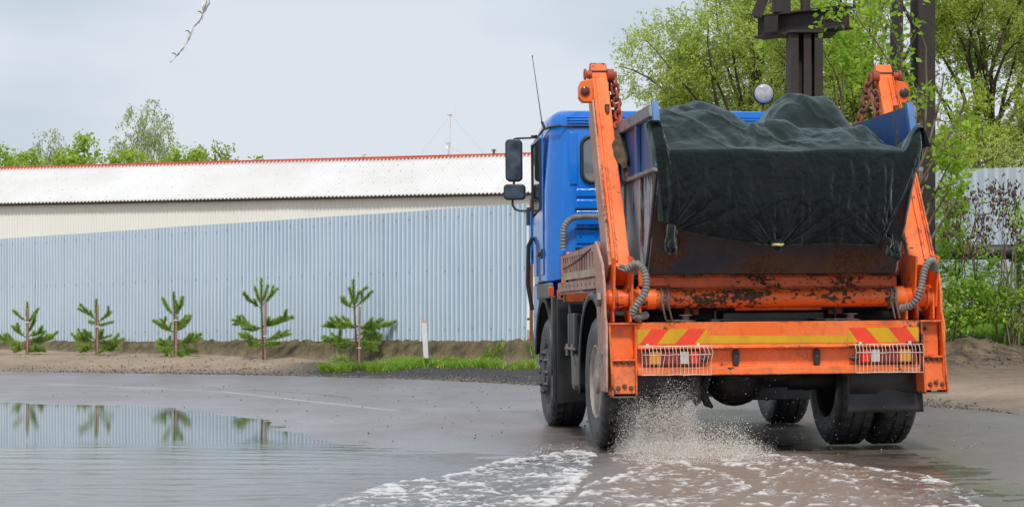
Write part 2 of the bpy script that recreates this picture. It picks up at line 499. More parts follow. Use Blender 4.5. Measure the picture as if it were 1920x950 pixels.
def grid_mesh(name, xs, ys, zf, mat, keep=None, attrs=None):
    X, Y = np.meshgrid(xs, ys, indexing='ij')
    Z = zf(X, Y)
    nx, ny = X.shape
    ii, jj = np.meshgrid(np.arange(nx - 1), np.arange(ny - 1), indexing='ij'); ii = ii.ravel(); jj = jj.ravel()
    F = np.stack([ii * ny + jj, (ii + 1) * ny + jj, (ii + 1) * ny + jj + 1, ii * ny + jj + 1], 1)
    if keep is not None:
        K = keep(X, Y).ravel(); F = F[K[F].any(1)]
        used = np.zeros(nx * ny, bool); used[F.ravel()] = True
        idx = np.cumsum(used) - 1; F = idx[F]
    else: used = np.ones(nx * ny, bool)
    V = np.stack([X.ravel(), Y.ravel(), Z.ravel()], 1)[used]
    at = {k: f(X, Y, Z).ravel()[used] for k, f in (attrs or {}).items()}
    return np_mesh(name, V, F, mat, None, True, at)

def attr(t, name):
    a = nd(t, 'ShaderNodeAttribute'); a.attribute_name = name; return a.outputs['Fac']

# ---- dirt ground
mg, t, b_ = new_mat('dirt')
c = mix(t, ramp(t, noise(t, .9, 7, .62), .3, .7), (0.27, 0.195, 0.135), (0.40, 0.31, 0.225))
c = mix(t, mth(t, 'MULTIPLY', ramp(t, noise(t, 14, 6, .7), .45, .7), .55), c, (0.16, 0.115, 0.075))
c = mix(t, mth(t, 'MULTIPLY', ramp(t, noise(t, 60, 3, .6), .64, .70), .7), c, (0.48, 0.42, 0.34))
bankc = mix(t, ramp(t, noise(t, 5, 6, .65), .35, .65), (0.045, 0.037, 0.016), (0.17, 0.13, 0.065))
c = mix(t, attr(t, 'bank'), c, bankc)
grav = mix(t, ramp(t, noise(t, 40, 5, .7), .35, .7), (0.020, 0.020, 0.022), (0.085, 0.080, 0.082))
c = mix(t, attr(t, 'gravel'), c, grav)
wetc = mix(t, 1.0, c, (.62, .60, .60), 'MULTIPLY')
c = mix(t, attr(t, 'wet'), c, wetc)
c = mix(t, attr(t, 'soil'), c, mix(t, ramp(t, noise(t, 4, 8, .7), .38, .64), (0.055, 0.038, 0.024), (0.20, 0.145, 0.088)))
t.links.new(c, b_.inputs['Base Color'])
t.links.new(mix(t, attr(t, 'wet'), (.9,) * 3, (.42,) * 3), b_.inputs['Roughness'])
bump(t, b_, mth(t, 'ADD', noise(t, 22, 8, .7), noise(t, 4, 4)), .7, .03)
def a_bank(X, Y, Z):
    df = seg_dist(X, Y, FENCE); return np.clip(1.9 - df / .30, 0, 1) * np.clip((2.0 - X), 0, 1)
def a_gravel(X, Y, Z):
    d = edge_d(X, Y); k = np.clip(1.3 - np.abs(d - .9) / .85 + .7 * fbm(X * 2, Y * 2, 3, 4), 0, 1)
    return np.clip(k * 2.2, 0, 1) * (1 - a_bank(X, Y, Z)) * np.clip((X + 4.6) / 1.2, 0, 1) * np.clip((4.5 - X) / 1.0, 0, 1)
def a_wet(X, Y, Z): return np.clip(1 - (edge_d(X, Y) - .1) / .9 + .8 * fbm(X * 1.5, Y * 1.5, 13, 3), 0, 1)
def a_soil(X, Y, Z): return np.clip((Z - .17) * 6, 0, 1) * np.clip((X - 4.5), 0, 1)
xs = axis_lines([(-700, -60, 20), (-60, -20, 2.5), (-20, -13, .5), (-13, 10.5, .075), (10.5, 16, .4), (16, 60, 3), (60, 701, 20)])
ys = axis_lines([(-300, 0, 20), (0, 17, 1.0), (17, 28, .20), (28, 46, .075), (46, 60, .7), (60, 120, 6), (120, 1500, 60)])
tag(grid_mesh('ground', xs, ys, ground_z, mg, None, dict(bank=a_bank, gravel=a_gravel, wet=a_wet, soil=a_soil)), kind='structure')

# ---- asphalt
mr_, t, b_ = new_mat('wet_asphalt')
agg = noise(t, 55, 6, .8)
c = mix(t, ramp(t, agg, .38, .66), (0.065, 0.056, 0.058), (0.34, 0.295, 0.295))
c = mix(t, mth(t, 'MULTIPLY', ramp(t, noise(t, .35, 6, .6), .4, .65), .55), c, (0.27, 0.225, 0.215))
c = mix(t, mth(t, 'MULTIPLY', ramp(t, noise(t, 3.2, 7, .7), .48, .7), .5), c, (0.10, 0.085, 0.082))
# old sunken line paint
c = mix(t, mth(t, 'MULTIPLY', attr(t, 'line'), ramp(t, noise(t, 12, 5, .7), .30, .55)), c, (0.48, 0.46, 0.45))
c = mix(t, mth(t, 'MULTIPLY', attr(t, 'mud'), .65), c, mix(t, ramp(t, noise(t, 5, 5), .35, .65), (0.11, 0.072, 0.050), (0.19, 0.135, 0.098)))
c = mix(t, attr(t, 'crack'), c, (0.012, 0.012, 0.013))
c = mix(t, mth(t, 'MULTIPLY', attr(t, 'moss'), ramp(t, noise(t, 18, 5, .7), .42, .6)), c, (0.085, 0.115, 0.018))
t.links.new(c, b_.inputs['Base Color'])
film = mth(t, 'ADD', mth(t, 'MULTIPLY', ramp(t, noise(t, .8, 5, .6, (1, .55, 1)), .35, .62), .5), mth(t, 'MULTIPLY', attr(t, 'film'), .5), True)
t.links.new(mix(t, film, (.42,) * 3, (.24,) * 3), b_.inputs['Roughness'])
b_.inputs['Coat Weight'].default_value = .0
t.links.new(mth(t, 'ADD', mth(t, 'MULTIPLY', film, .65), .12), b_.inputs['Coat Weight']); b_.inputs['Coat Roughness'].default_value = .30; b_.inputs['Coat IOR'].default_value = 1.42
bump(t, b_, mth(t, 'ADD', agg, mth(t, 'MULTIPLY', noise(t, 24, 4, .6), .8)), .55, .008)
def a_line(X, Y, Z):
    Ln = [(-14, 33.5), (-7.5, 30), (-3.95, 26.3), (-1.27, 20.9)]
    return np.clip(1.3 - seg_dist(X, Y, Ln) / .055, 0, 1)
def a_crack(X, Y, Z):
    Ln = [(-3.65, 26.9), (-3.1, 26.2), (-2.5, 25.3), (-2.05, 24.2)]
    d = seg_dist(X + .05 * fbm(X * 3, Y * 3, 3), Y, Ln); 
    Ln2 = [(-8.2, 25.9), (-7.1, 26.8), (-6.4, 27.0)]; Ln3 = [(-5.6, 28.5), (-4.9, 28.3)]
    d = np.minimum(d, np.minimum(seg_dist(X, Y, Ln2) * 1.4, seg_dist(X, Y, Ln3) * 1.6)); return np.clip(1.2 - d / .05, 0, 1)
def a_film(X, Y, Z): return np.clip(1.0 + pud_d(X, Y) / 1.6, 0, 1)
def a_mud(X, Y, Z):
    k = np.exp(-(((X - 1.9) / 1.9) ** 2 + ((Y - 15.5) / 4.5) ** 2)); e = np.clip(1 + edge_d(X, Y) / .5, 0, 1)
    return np.clip(k * 1.4 + e * .8 + .3 * fbm(X, Y, 9, 3), 0, 1)
def a_moss(X, Y, Z): return np.clip(np.exp(-(((X - 2.80) / .22) ** 2 + ((Y - 11.35) / .35) ** 2)) * 1.6 + .5 * np.exp(-(((X - 2.0) / .35) ** 2 + ((Y - 15.9) / .35) ** 2)), 0, 1)
xs = axis_lines([(-140, -30, 6), (-30, -13, .5), (-13, -4, .08), (-4, 4.5, .05), (4.5, 6.5, .12), (6.5, 16, .6)])
ys = axis_lines([(-200, -10, 10), (-10, 9, .6), (9, 20, .045), (20, 38.5, .06), (38.5, 62, 1.0)])
tag(grid_mesh('road', xs, ys, road_z, mr_, lambda X, Y: edge_d(X, Y) < .45, dict(line=a_line, crack=a_crack, film=a_film, mud=a_mud, moss=a_moss)), kind='structure')

# ---- puddle water
mw, t, _ = new_mat('puddle_water'); t.nodes.remove(_)
foamn = noise(t, 20, 8, .78, (1.0, 1.6, 1.0), 'Object', .9)
foam = mth(t, 'MULTIPLY', attr(t, 'foam'), 1.0)
fm = ramp(t, mth(t, 'ADD', mth(t, 'MULTIPLY', foam, .62), mth(t, 'MULTIPLY', foamn, .62)), .50, .72)
turb = attr(t, 'turb')
b1 = nd(t, 'ShaderNodeBump'); b1.inputs['Distance'].default_value = .02
t.links.new(mth(t, 'ADD', mth(t, 'MULTIPLY', turb, .38), .008), b1.inputs['Strength'])
t.links.new(mth(t, 'ADD', noise(t, 5, 3, .5, (1, 3.0, 1)), mth(t, 'MULTIPLY', noise(t, 26, 4, .6, (1, 2.2, 1)), .35)), b1.inputs['Height'])
gl = nd(t, 'ShaderNodeBsdfGlossy'); t.links.new(mth(t, 'ADD', mth(t, 'MULTIPLY', mth(t, 'MULTIPLY', turb, turb), .30), .015), gl.inputs['Roughness']); gl.inputs['Color'].default_value = (1, 1, 1, 1)
t.links.new(b1.outputs[0], gl.inputs['Normal'])
fr = nd(t, 'ShaderNodeFresnel'); fr.inputs['IOR'].default_value = 1.38; t.links.new(b1.outputs[0], fr.inputs['Normal'])
tr = nd(t, 'ShaderNodeBsdfTransparent'); tr.inputs[0].default_value = (.80, .80, .78, 1)
df_ = nd(t, 'ShaderNodeBsdfDiffuse')
t.links.new(mix(t, attr(t, 'brown'), (0.19, 0.19, 0.19), (0.27, 0.215, 0.175)), df_.inputs[0])
depth = attr(t, 'depth')
s1 = nd(t, 'ShaderNodeMixShader'); t.links.new(mth(t, 'MULTIPLY', depth, .88), s1.inputs[0]); t.links.new(tr.outputs[0], s1.inputs[1]); t.links.new(df_.outputs[0], s1.inputs[2])
s2 = nd(t, 'ShaderNodeMixShader'); t.links.new(mth(t, 'MULTIPLY', fr.outputs[0], mth(t, 'SUBTRACT', 1.0, mth(t, 'MULTIPLY', turb, .50))), s2.inputs[0]); t.links.new(s1.outputs[0], s2.inputs[1]); t.links.new(gl.outputs[0], s2.inputs[2])
fd = nd(t, 'ShaderNodeBsdfDiffuse'); fd.inputs[0].default_value = (.72, .70, .69, 1)
s3 = nd(t, 'ShaderNodeMixShader'); t.links.new(mth(t, 'MULTIPLY', fm, .74), s3.inputs[0]); t.links.new(s2.outputs[0], s3.inputs[1]); t.links.new(fd.outputs[0], s3.inputs[2])
t.links.new(s3.outputs[0], t.nodes['Material Output'].inputs[0])

def lace(X, Y):
    a = X * 7 + 1.2 * fbm(X * 3, Y * 3, 611, 3); b__ = Y * 5.5 + 1.2 * fbm(X * 3 + 9, Y * 3, 621, 3)
    n1 = np.abs(fbm(a, b__, 631, 3)); n2 = np.abs(fbm(a * 2.3, b__ * 2.3, 641, 3))
    return np.exp(-(n1 / .07) ** 2) + .7 * np.exp(-(n2 / .09) ** 2) - .35
def foam_field(X, Y):
    """where the passing wheels have whipped the water white: three fans"""
    wx = .25 * fbm(X * 1.5, Y * .8, 201, 4); wy = .5 * fbm(X * 1.5, Y * .8, 211, 4)
    A = [(.60, 14.4), (.38, 14.25), (-.2, 13.0), (-.75, 11.6), (-1.0, 10.2), (-1.2, 8.5), (.15, 8.5), (.20, 10.3), (.38, 11.6), (.50, 12.8), (.62, 13.7)]
    B = [(.75, 13.7), (1.2, 13.6), (1.30, 12.8), (1.42, 11.9), (1.36, 11.2), (1.05, 10.2), (.9, 8.5), (.20, 8.5), (.30, 10.0), (.42, 11.3), (.66, 12.0), (.80, 12.8)]
    Cc = [(1.45, 13.3), (1.75, 14.0), (2.15, 13.9), (2.35, 12.8), (2.62, 12.2), (2.68, 11.0), (2.45, 10.4), (2.2, 8.5), (1.15, 8.5), (1.25, 10.3), (1.55, 11.5), (1.62, 12.4)]
    out_ = np.zeros_like(X)
    for P, am in ((A, 1.0), (B, .86), (Cc, .86)):
        x_ = X + wx * .35; y_ = Y + wy * .5
        d = seg_dist(x_, y_, P + P[:1]); ins = in_poly(x_, y_, P)
        f = np.where(ins, np.clip(.26 + .34 * np.exp(-d / .06) + .10 * (P is A) + .01, 0, 1), np.exp(-(d / .04) ** 2) * .55)
        out_ = np.maximum(out_, f * am)
    lines = .5 + .5 * np.sin((Y * 1.0 + .5 * fbm(X * 1.6, Y * .7, 301, 3) * 3) * 22)
    return np.clip(out_ + .26 * (lines - .5) * (out_ > .1) + .42 * lace(X, Y) - .10 + .25 * fbm(X * 3, Y * 2, 401, 3), 0, 1) * np.clip(out_ * 4, 0, 1)
def turb_f(X, Y):
    base = np.clip((16.2 + .35 * np.clip(X + 3, -4, 0) - Y) / 4.2, 0, 1) * .30 * np.clip((X + 8) / 4, .35, 1)
    core = np.exp(-(((X - 1.0) / 1.5) ** 2)) * np.clip((15.2 - Y) / 1.0, 0, 1)
    return np.clip(base + core, 0, 1)
def water_z(X, Y):
    T_ = turb_f(X, Y); z = .0042 * np.sin(Y * 17 + 9 * fbm(X * .5, Y * .35, 7, 3) + X * 1.6) * np.clip(T_ * 2.0, 0, .8)
    z = z + .0012 * np.sin(Y * 37 + X * 4 + 8 * fbm(X, Y, 9, 2)) * T_ + .016 * fbm(X * 1.2, Y * 2.6, 19, 4) * np.clip(T_ * 2, 0, 1) + .0035 * fbm(X * 4, Y * 9, 29, 3) * np.clip(T_ * 3, 0, 1)
    z = z + T_ ** 1.5 * (.030 * fbm(X * 3.0, Y * 1.6, 501, 4) + .012 * fbm(X * 14, Y * 8, 511, 3))
    f = foam_field(X, Y); z = z + .022 * f * np.clip(T_ * 1.3, 0, 1)
    return z + .002
xs = axis_lines([(-30, -10, .8), (-10, -4, .12), (-4, -1.3, .03), (-1.3, 3.2, .016), (3.2, 3.8, .1)])
ys = axis_lines([(-1, 8, .5), (8, 10, .1), (10, 15.8, .017), (15.8, 26.5, .06)])
tag(grid_mesh('water', xs, ys, water_z, mw, lambda X, Y: pud_d(X, Y) > -.35, dict(brown=lambda X, Y, Z: np.clip((X - .1 + .8 * fbm(X * 2, Y * .7, 91, 3)) / 1.0, 0, 1) * np.clip((16 - Y) / 1.5, 0, 1), foam=lambda X, Y, Z: foam_field(X, Y), turb=lambda X, Y, Z: turb_f(X, Y), depth=lambda X, Y, Z: np.clip(pud_d(X, Y) * 1.1 + .05, 0, 1))), kind='structure')

# ---- thrown spray
rs = np.random.RandomState(12)
def octas(name, P, r, mat):
    n = len(P)
    o6 = np.array([(1, 0, 0), (-1, 0, 0), (0, 1, 0), (0, -1, 0), (0, 0, 1), (0, 0, -1)], float)
    sc = np.stack([r * rs.uniform(.7, 1.1, n), r * rs.uniform(.7, 1.1, n), r * rs.uniform(.8, 1.5, n)], 1)
    V = (P[:, None, :] + o6[None] * sc[:, None, :]).reshape(-1, 3)
    f = np.array([(0, 2, 4), (2, 1, 4), (1, 3, 4), (3, 0, 4), (2, 0, 5), (1, 2, 5), (3, 1, 5), (0, 3, 5)])
    F = (f[None] + 6 * np.arange(n)[:, None, None]).reshape(-1, 3)
    return np_mesh(name, V, F, mat)
ms_, t, b_ = new_mat('spray_drops')
gi = nd(t, 'ShaderNodeNewGeometry')
t.links.new(mix(t, gi.outputs['Random Per Island'], (0.70, 0.62, 0.54), (0.95, 0.91, 0.86)), b_.inputs['Base Color'])
b_.inputs['Roughness'].default_value = .25
def fan(n, x0, x1, y0, y1, zmax, lean, pw=2.0):
    u_ = rs.rand(n); h = rs.rand(n) ** pw * zmax
    cl = rs.randint(0, 26, n); off = rs.normal(0, .05, 26)[cl]
    x = x0 + (x1 - x0) * (.5 + (u_ - .5) * (1 - .25 * h / zmax)) + off * .8 + lean * h
    y = y0 + (y1 - y0) * rs.rand(n) - h * .35
    return np.stack([x, y, h * (1 + rs.normal(0, .12, n)) + .002], 1)
P = np.concatenate([fan(52000, .84, 1.40, 14.2, 14.9, .36, .05, 2.2), fan(18000, 1.06, 1.36, 14.2, 14.7, .50, -.02, 1.7), fan(16000, .80, 1.06, 14.3, 14.9, .45, -.02, 1.6),
                    fan(24000, .75, 1.9, 13.2, 14.6, .14, 0, 1.8), fan(1800, .15, .62, 13.7, 14.5, .09, 0, 1.8), fan(12000, 1.2, 1.75, 13.6, 14.6, .26, 0, 1.8), fan(420, 1.4, 2.6, 14.2, 15.2, .30, 0, 1.3), fan(300, 2.7, 3.6, 14.6, 15.0, .45, 0, 1.4), fan(200, .9, 2.2, 13.8, 14.4, .62, 0, 1.0)])
r = rs.gamma(1.5, .0006, len(P)) + .0007
tag(octas('water_spray', P, np.clip(r, .0008, .0045), ms_), 'muddy water spray thrown up behind the wheel of the truck nearer the fence', 'water spray', kind='stuff')

# ---- loose pebbles and crumbs
def crumbs(name, n, fn, r0, r1, mat, label):
    P = fn(n); rad = rs.uniform(r0, r1, len(P)) ** 1.0
    o = octas(name, P, rad, mat); tag(o, label, 'gravel', kind='stuff'); return o
def near_edge(n):
    X = rs.beta(2.6, 1.3, n) * 17.3 - 12; Y0 = np.interp(X, ex, ey); d = rs.gamma(1.6, .6, n) - .7; Y = Y0 + d
    Z = np.where(edge_d(X, Y) > .05, ground_z(X, Y), road_z(X, Y)) + .003
    return np.stack([X, Y, Z], 1)
mcr, t, b_ = new_mat('crumbs'); gi = nd(t, 'ShaderNodeNewGeometry'); t.links.new(mix(t, gi.outputs['Random Per Island'], (0.025, 0.023, 0.023), (0.20, 0.175, 0.15)), b_.inputs['Base Color']); b_.inputs['Roughness'].default_value = .8
crumbs('gravel', 5200, near_edge, .004, .022, mcr, 'loose dark gravel strewn along the edge of the asphalt')
def on_pile(n):
    X = rs.normal(7.9, 1.4, n); Y = rs.normal(30.6, 1.0, n); Y = np.clip(Y, 26, 32.5); return np.stack([X, Y, ground_z(X, Y) + .004], 1)
crumbs('rubble', 700, on_pile, .005, .028, mcr, 'small stones and clods lying on the earth heap beside the road')
def on_road(n):
    X = rs.uniform(-6, 5.3, n // 2); Y = rs.uniform(15, 29, n // 2); k = pud_d(X, Y) < -.2; X = X[k]; Y = Y[k]; return np.stack([X, Y, road_z(X, Y) + .003], 1)
crumbs('grit', 900, on_road, .003, .011, mcr, 'grit scattered over the wet asphalt')

# ================================================================== TIN FENCE (near, blue-grey)
mf, t, b_ = new_mat('tin_fence')
c = mix(t, ramp(t, noise(t, .7, 5, .6), .35, .65), (0.335, 0.45, 0.555), (0.40, 0.52, 0.62))
c = mix(t, attr(t, 'tone'), c, (0.47, 0.55, 0.62))
c = mix(t, attr(t, 'crest'), c, (0.64, 0.71, 0.78))  # rib highlights painted in: crests get a whiter colour than the flats
tz_ = nd(t, 'ShaderNodeTexCoord'); sz_ = nd(t, 'ShaderNodeSeparateXYZ'); t.links.new(tz_.outputs['Object'], sz_.inputs[0])
mudm = mth(t, 'MULTIPLY', ramp(t, mth(t, 'ADD', sz_.outputs[2], mth(t, 'MULTIPLY', noise(t, 3, 5, .7), -.9)), 0.0, .10, (1, 1, 1), (0, 0, 0)), .55)
c = mix(t, mudm, c, (0.30, 0.24, 0.17))
c = mix(t, mth(t, 'MULTIPLY', ramp(t, noise(t, 3, 6, .65, (6, 6, .6)), .5, .75), .35), c, (0.50, 0.56, 0.60))
c = mix(t, attr(t, 'screw'), c, (0.06, 0.07, 0.09))
c = mix(t, mth(t, 'MULTIPLY', attr(t, 'seam'), .22), c, (0.12, 0.15, 0.18))
t.links.new(c, b_.inputs['Base Color']); b_.inputs['Roughness'].default_value = .28; b_.inputs['Metallic'].default_value = .0
bump(t, b_, noise(t, 1.6, 3), .12, .05)
def corrugated(name, A, B, z0f, z1f, period, depth, prof, mat, parent=None, thick=.002, sheet=1.0, seed=0, nz=2, dent=None):
    A = np.array(A, float); B = np.array(B, float); L = np.hypot(*(B - A)); d = (B - A) / L; nrm = np.array([d[1], -d[0]])
    n = int(L / period); rs_ = np.random.RandomState(seed)
    S = []; D = []
    for k in range(n):
        for f, h in prof: S.append((k + f) * period); D.append(h * depth)
    S = np.array(S); D = np.array(D)
    zz = np.linspace(0, 1, nz)
    nsh = np.floor(S / sheet).astype(int); tilt = rs_.uniform(-.012, .012, nsh.max() + 2); jig = rs_.uniform(-.008, .008, nsh.max() + 2)
    X = A[0] + d[0] * S; Y = A[1] + d[1] * S
    V = []; sc = []; sm = []; cs = []
    for z_ in zz:
        bulge = tilt[nsh] * (z_ - .5) + .010 * fbm(S * .7, z_ * 3 + 0 * S, seed + 3, 3)
        off = D + bulge
        if dent is not None: off = off + dent(S, z_)
        z0 = z0f(X) ; z1 = z1f(X) + jig[nsh]
        V.append(np.stack([X + nrm[0] * off, Y + nrm[1] * off, z0 + (z1 - z0) * z_], 1))
        cs.append((D > .5 * depth).astype(float))  # crest mask, lets materials paint highlights onto the ribs
        sm.append(((S % sheet) < period * .30).astype(float) * (D < depth * .5))
    V = np.concatenate(V); m = len(S)
    F = np.array([(j * m + i, j * m + i + 1, (j + 1) * m + i + 1, (j + 1) * m + i) for j in range(nz - 1) for i in range(m - 1)])
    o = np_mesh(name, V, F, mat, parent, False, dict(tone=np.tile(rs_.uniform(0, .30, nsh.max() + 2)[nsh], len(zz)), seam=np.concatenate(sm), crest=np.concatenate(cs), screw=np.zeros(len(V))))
    return o
PROF = [(0, 0), (.62, 0), (.69, .85), (.76, 1), (.84, 1), (.91, .85)]
fn = empty('tin_fence', (-6, 39.5, .5)); tag(fn, 'long pale blue corrugated tin fence behind the row of small pines', 'fence')
def dent(S, z_):
    Sd = 16.77 - S
    return -.05 * np.exp(-((Sd + 10.0 - 12.7) / .9) ** 2) * 0 + .018 * np.sin(S * 3.1) * np.exp(-((z_ - .82) / .10) ** 2) * (S > 27.9) * (S < 29.6)
def shift(o, P):
    o.location = -Vector(P)
    o.location = (-P[0], -P[1], -P[2]); return o
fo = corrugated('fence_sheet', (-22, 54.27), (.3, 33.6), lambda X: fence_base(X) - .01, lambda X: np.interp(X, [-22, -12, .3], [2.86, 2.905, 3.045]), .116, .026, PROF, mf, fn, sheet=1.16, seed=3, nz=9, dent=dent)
shift(fo, fn.location)
# screws
b = MB(); fd_ = Vector((22.3, -20.67, 0)).normalized(); fnm = Vector((-20.67, -22.3, 0)).normalized()
rnd = random.Random(2)
Lf = math.hypot(22.3, 20.67); k = 0; s_ = 9.5
while s_ < Lf - .1:
    for fr_ in (.09, .53, .94):
        p = Vector((-22, 54.27, 0)) + fd_ * s_; kk = round(s_ / .116); p = Vector((-22, 54.27, 0)) + fd_ * (kk * .116 + .03)
        zb_ = float(fence_base(p.x)); zt_ = float(np.interp(p.x, [-22, -12, .3], [2.86, 2.905, 3.045]))
        q_ = p + fnm * .012; b.box((q_.x, q_.y, lerp_(zb_, zt_, fr_ + rnd.uniform(-.01, .01)) if False else zb_ + (zt_ - zb_) * (fr_ + rnd.uniform(-.01, .01))), (.014, .014, .014))
    s_ += .35 if rnd.random() < .6 else .47
o = b.build('fence_screw', simple('screw_grey', (0.10, 0.12, 0.15), .5), fn); o.location = -fn.location; tag(o, kind='stuff')
b = MB(); b.box((-.02 + .36, 33.66, 1.75), (.06, .10, 2.75)); b.box((.36, 33.66, .55), (.07, .11, .4))
o = b.build('end_post', M['rust'], fn); o.location = -fn.location
b = MB()
for f0, f1 in ((0, 1),):
    for zf_ in (.9, 2.6):
        a = Vector((-22, 54.27, zf_)) - fnm * .05; c_ = Vector((.3, 33.6, zf_ + .12)) - fnm * .05; b.tube([a, c_], .02, 4)
o = b.build('fence_rail', M['rust'], fn); o.location = -fn.location
# next to the fence end: grey gate leaf seen past the cab
g = MB(); g.box((.62, 33.9, 1.7), (.34, .03, 2.2)); g.box((.62, 33.87, .9), (.34, .03, .06)); g.box((.62, 33.87, 2.35), (.34, .03, .06))
tag(g.build('gate_leaf', simple('gate_grey', (0.45, 0.46, 0.46), .5, dirt=(.3, .14, .08), dirt_amt=.6), None, bevel=.004), 'narrow grey gate leaf beside the rusty end post of the blue fence', 'gate')

# ================================================================== SHED
mroof, t, b_ = new_mat('shed_roof')
c = mix(t, ramp(t, noise(t, .35, 6, .6), .35, .65), (0.62, 0.61, 0.585), (0.70, 0.695, 0.68))
c = mix(t, mth(t, 'MULTIPLY', ramp(t, noise(t, 6, 6, .7), .60, .76), .5), c, (0.46, 0.44, 0.40))
t.links.new(c, b_.inputs['Base Color']); b_.inputs['Roughness'].default_value = .8
mwall, t, b_ = new_mat('shed_wall')
c = mix(t, ramp(t, noise(t, .5, 5, .6, (1, 1, .3)), .35, .65), (0.78, 0.77, 0.70), (0.84, 0.835, 0.78))
c = mix(t, mth(t, 'MULTIPLY', attr(t, 'crest'), .5), c, (0.86, 0.85, 0.80))  # faint painted highlight along the wall ribs
t.links.new(c, b_.inputs['Base Color']); b_.inputs['Roughness'].default_value = .6
shed = empty('long_shed', (-10, 74, .4)); tag(shed, 'long low shed with white corrugated roof and cream wall behind the blue fence', 'shed')
wa = np.array((-32.0, 80.6)); wd = np.array((20.3, -6.4)) / math.hypot(20.3, 6.4); wn_ = np.array((wd[1], -wd[0]))   # wn_ toward camera
wb = wa + wd * 52
wn_ = np.array((-.3007, -.9537)) if np.dot((-.3007, -.9537), wd) < 1e-2 else wn_
wn_ = np.array((wd[1], -wd[0])); 
if wn_[1] > 0: wn_ = -wn_
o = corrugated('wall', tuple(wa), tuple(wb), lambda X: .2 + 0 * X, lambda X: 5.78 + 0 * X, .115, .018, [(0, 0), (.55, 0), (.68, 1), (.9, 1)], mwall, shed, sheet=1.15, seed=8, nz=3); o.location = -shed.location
b = MB()
def W(s_, n_, z_): return (wa[0] + wd[0] * s_ + wn_[0] * n_, wa[1] + wd[1] * s_ + wn_[1] * n_, z_)
b.prism([W(0, -.10, .2), W(52, -.10, .2), W(52, -.3, .2), W(0, -.3, .2)], (0, 0, 5.6)); b.prism([W(0, -5.0, .2), W(52, -5.0, .2), W(52, -5.2, .2), W(0, -5.2, .2)], (0, 0, 5.6))
for s_ in (0, 51.8): b.prism([W(s_, -.3, .2), W(s_, -5.0, .2), W(s_, -5.0, 5.7), W(s_, -2.6, 7.15), W(s_, -.3, 5.7)], (wd[0] * .2, wd[1] * .2, 0))
o = b.build('inner_wall', mwall, shed); o.location = -shed.location
# roof: waves run up the slope, two overlapping courses
def roof_sheet(n0, z0, n1, z1, s0, s1, period, amp):
    m = int((s1 - s0) / period * 6); S = np.linspace(s0, s1, m); wv = amp * np.sin(2 * np.pi * S / period)
    V = []; F = []
    rows = 9
    for j in range(rows):
        f = j / (rows - 1); nn = n0 + (n1 - n0) * f; zz = z0 + (z1 - z0) * f + (.02 if j < 4 else 0) * 0 - (.022 * ((f * 2) % 1 if f < 1 else 1) )
        sag = .02 * fbm(S * .25, f + 0 * S, 77, 2)
        V.append(np.stack([wa[0] + wd[0] * S + wn_[0] * nn, wa[1] + wd[1] * S + wn_[1] * nn, zz + wv + sag], 1))
    V = np.concatenate(V)
    F = np.array([(j * m + i, j * m + i + 1, (j + 1) * m + i + 1, (j + 1) * m + i) for j in range(rows - 1) for i in range(m - 1)])
    return V, F
V, F = roof_sheet(.32, 5.66, -2.62, 7.31, -1, 53, .157, .034)
o = np_mesh('roof', V, F, mroof, shed, True); o.location = -shed.location; md = o.modifiers.new('solid', 'SOLIDIFY'); md.thickness = .012
V, F = roof_sheet(-5.5, 5.66, -2.66, 7.31, -1, 53, .157, .024)
o = np_mesh('roof', V, F, mroof, shed, True); o.location = -shed.location
rnd = random.Random(4); b = MB()
for row, f in enumerate((.10, .33, .46, .62, .80)):
    s_ = 8
    while s_ < 40:
        k_ = round(s_ / .157) * .157 + .039; nn = .32 - 2.94 * f; zz = 5.66 + 1.65 * f - .022 * ((f * 2) % 1)
        p = W(k_, nn, zz + .03); b.box(p, (.045, .045, .02)); s_ += .157 * rnd.choice((3, 4, 6))
o = b.build('roof_nail', simple('nail_grey', (0.46, 0.45, 0.43), .6), shed); o.location = -shed.location; tag(o, kind='stuff')
b = MB(); b.prism([W(-1, -2.56, 7.27), W(-1, -2.64, 7.345), W(-1, -2.88, 7.20), W(-1, -2.88, 7.18), W(-1, -2.64, 7.32), W(-1, -2.56, 7.25)], (wd[0] * 54, wd[1] * 54, 0)); b.tube([W(-1, -2.64, 7.345), W(53, -2.64, 7.345)], .035, 8)
o = b.build('ridge_cap', simple('ridge_red', (0.50, 0.09, 0.05), .6), shed, smooth=40); o.location = -shed.location
b = MB(); b.prism([W(-1, .20, 5.66), W(53, .20, 5.66), W(53, .14, 5.66), W(-1, .14, 5.66)], (0, 0, -.10))
o = b.build('fascia', simple('fascia_dark', (0.08, 0.075, 0.07), .7), shed); o.location = -shed.location
# things on the ridge
def Wpx(px):
    k = (px - 960) / 3600; a0 = wa + wn_ * -2.64; s_ = (k * a0[1] - a0[0]) / (wd[0] - k * wd[1]); return W(s_, -2.64, 7.36)
mast = empty('aerial_mast', Wpx(847)); tag(mast, 'thin aerial mast with dishes and guy wires standing on the shed ridge', 'aerial mast')
mp_ = Vector(mast.location); grey = simple('mast_grey', (0.55, 0.56, 0.57), .5)
def mst(px, py): return Vector(((px - 847) / 50.6, 0, (300 - py) / 50.6))
b = MB(); b.tube([mst(843, 300), mst(845, 218)], .016, 6); b.tube([mst(840, 300), mst(841, 280)], .03, 6); o = b.build('pole', grey, mast)
b = MB(); b.box(mst(842, 219), (.22, .1, .10)); b.box(mst(851, 217), (.12, .1, .22)); b.tube([mst(849, 221), mst(851, 208)], .02, 5); b.box(mst(846, 222), (.3, .04, .03)); b.build('dish', simple('dish_white', (0.75, 0.76, 0.77), .4), mast)
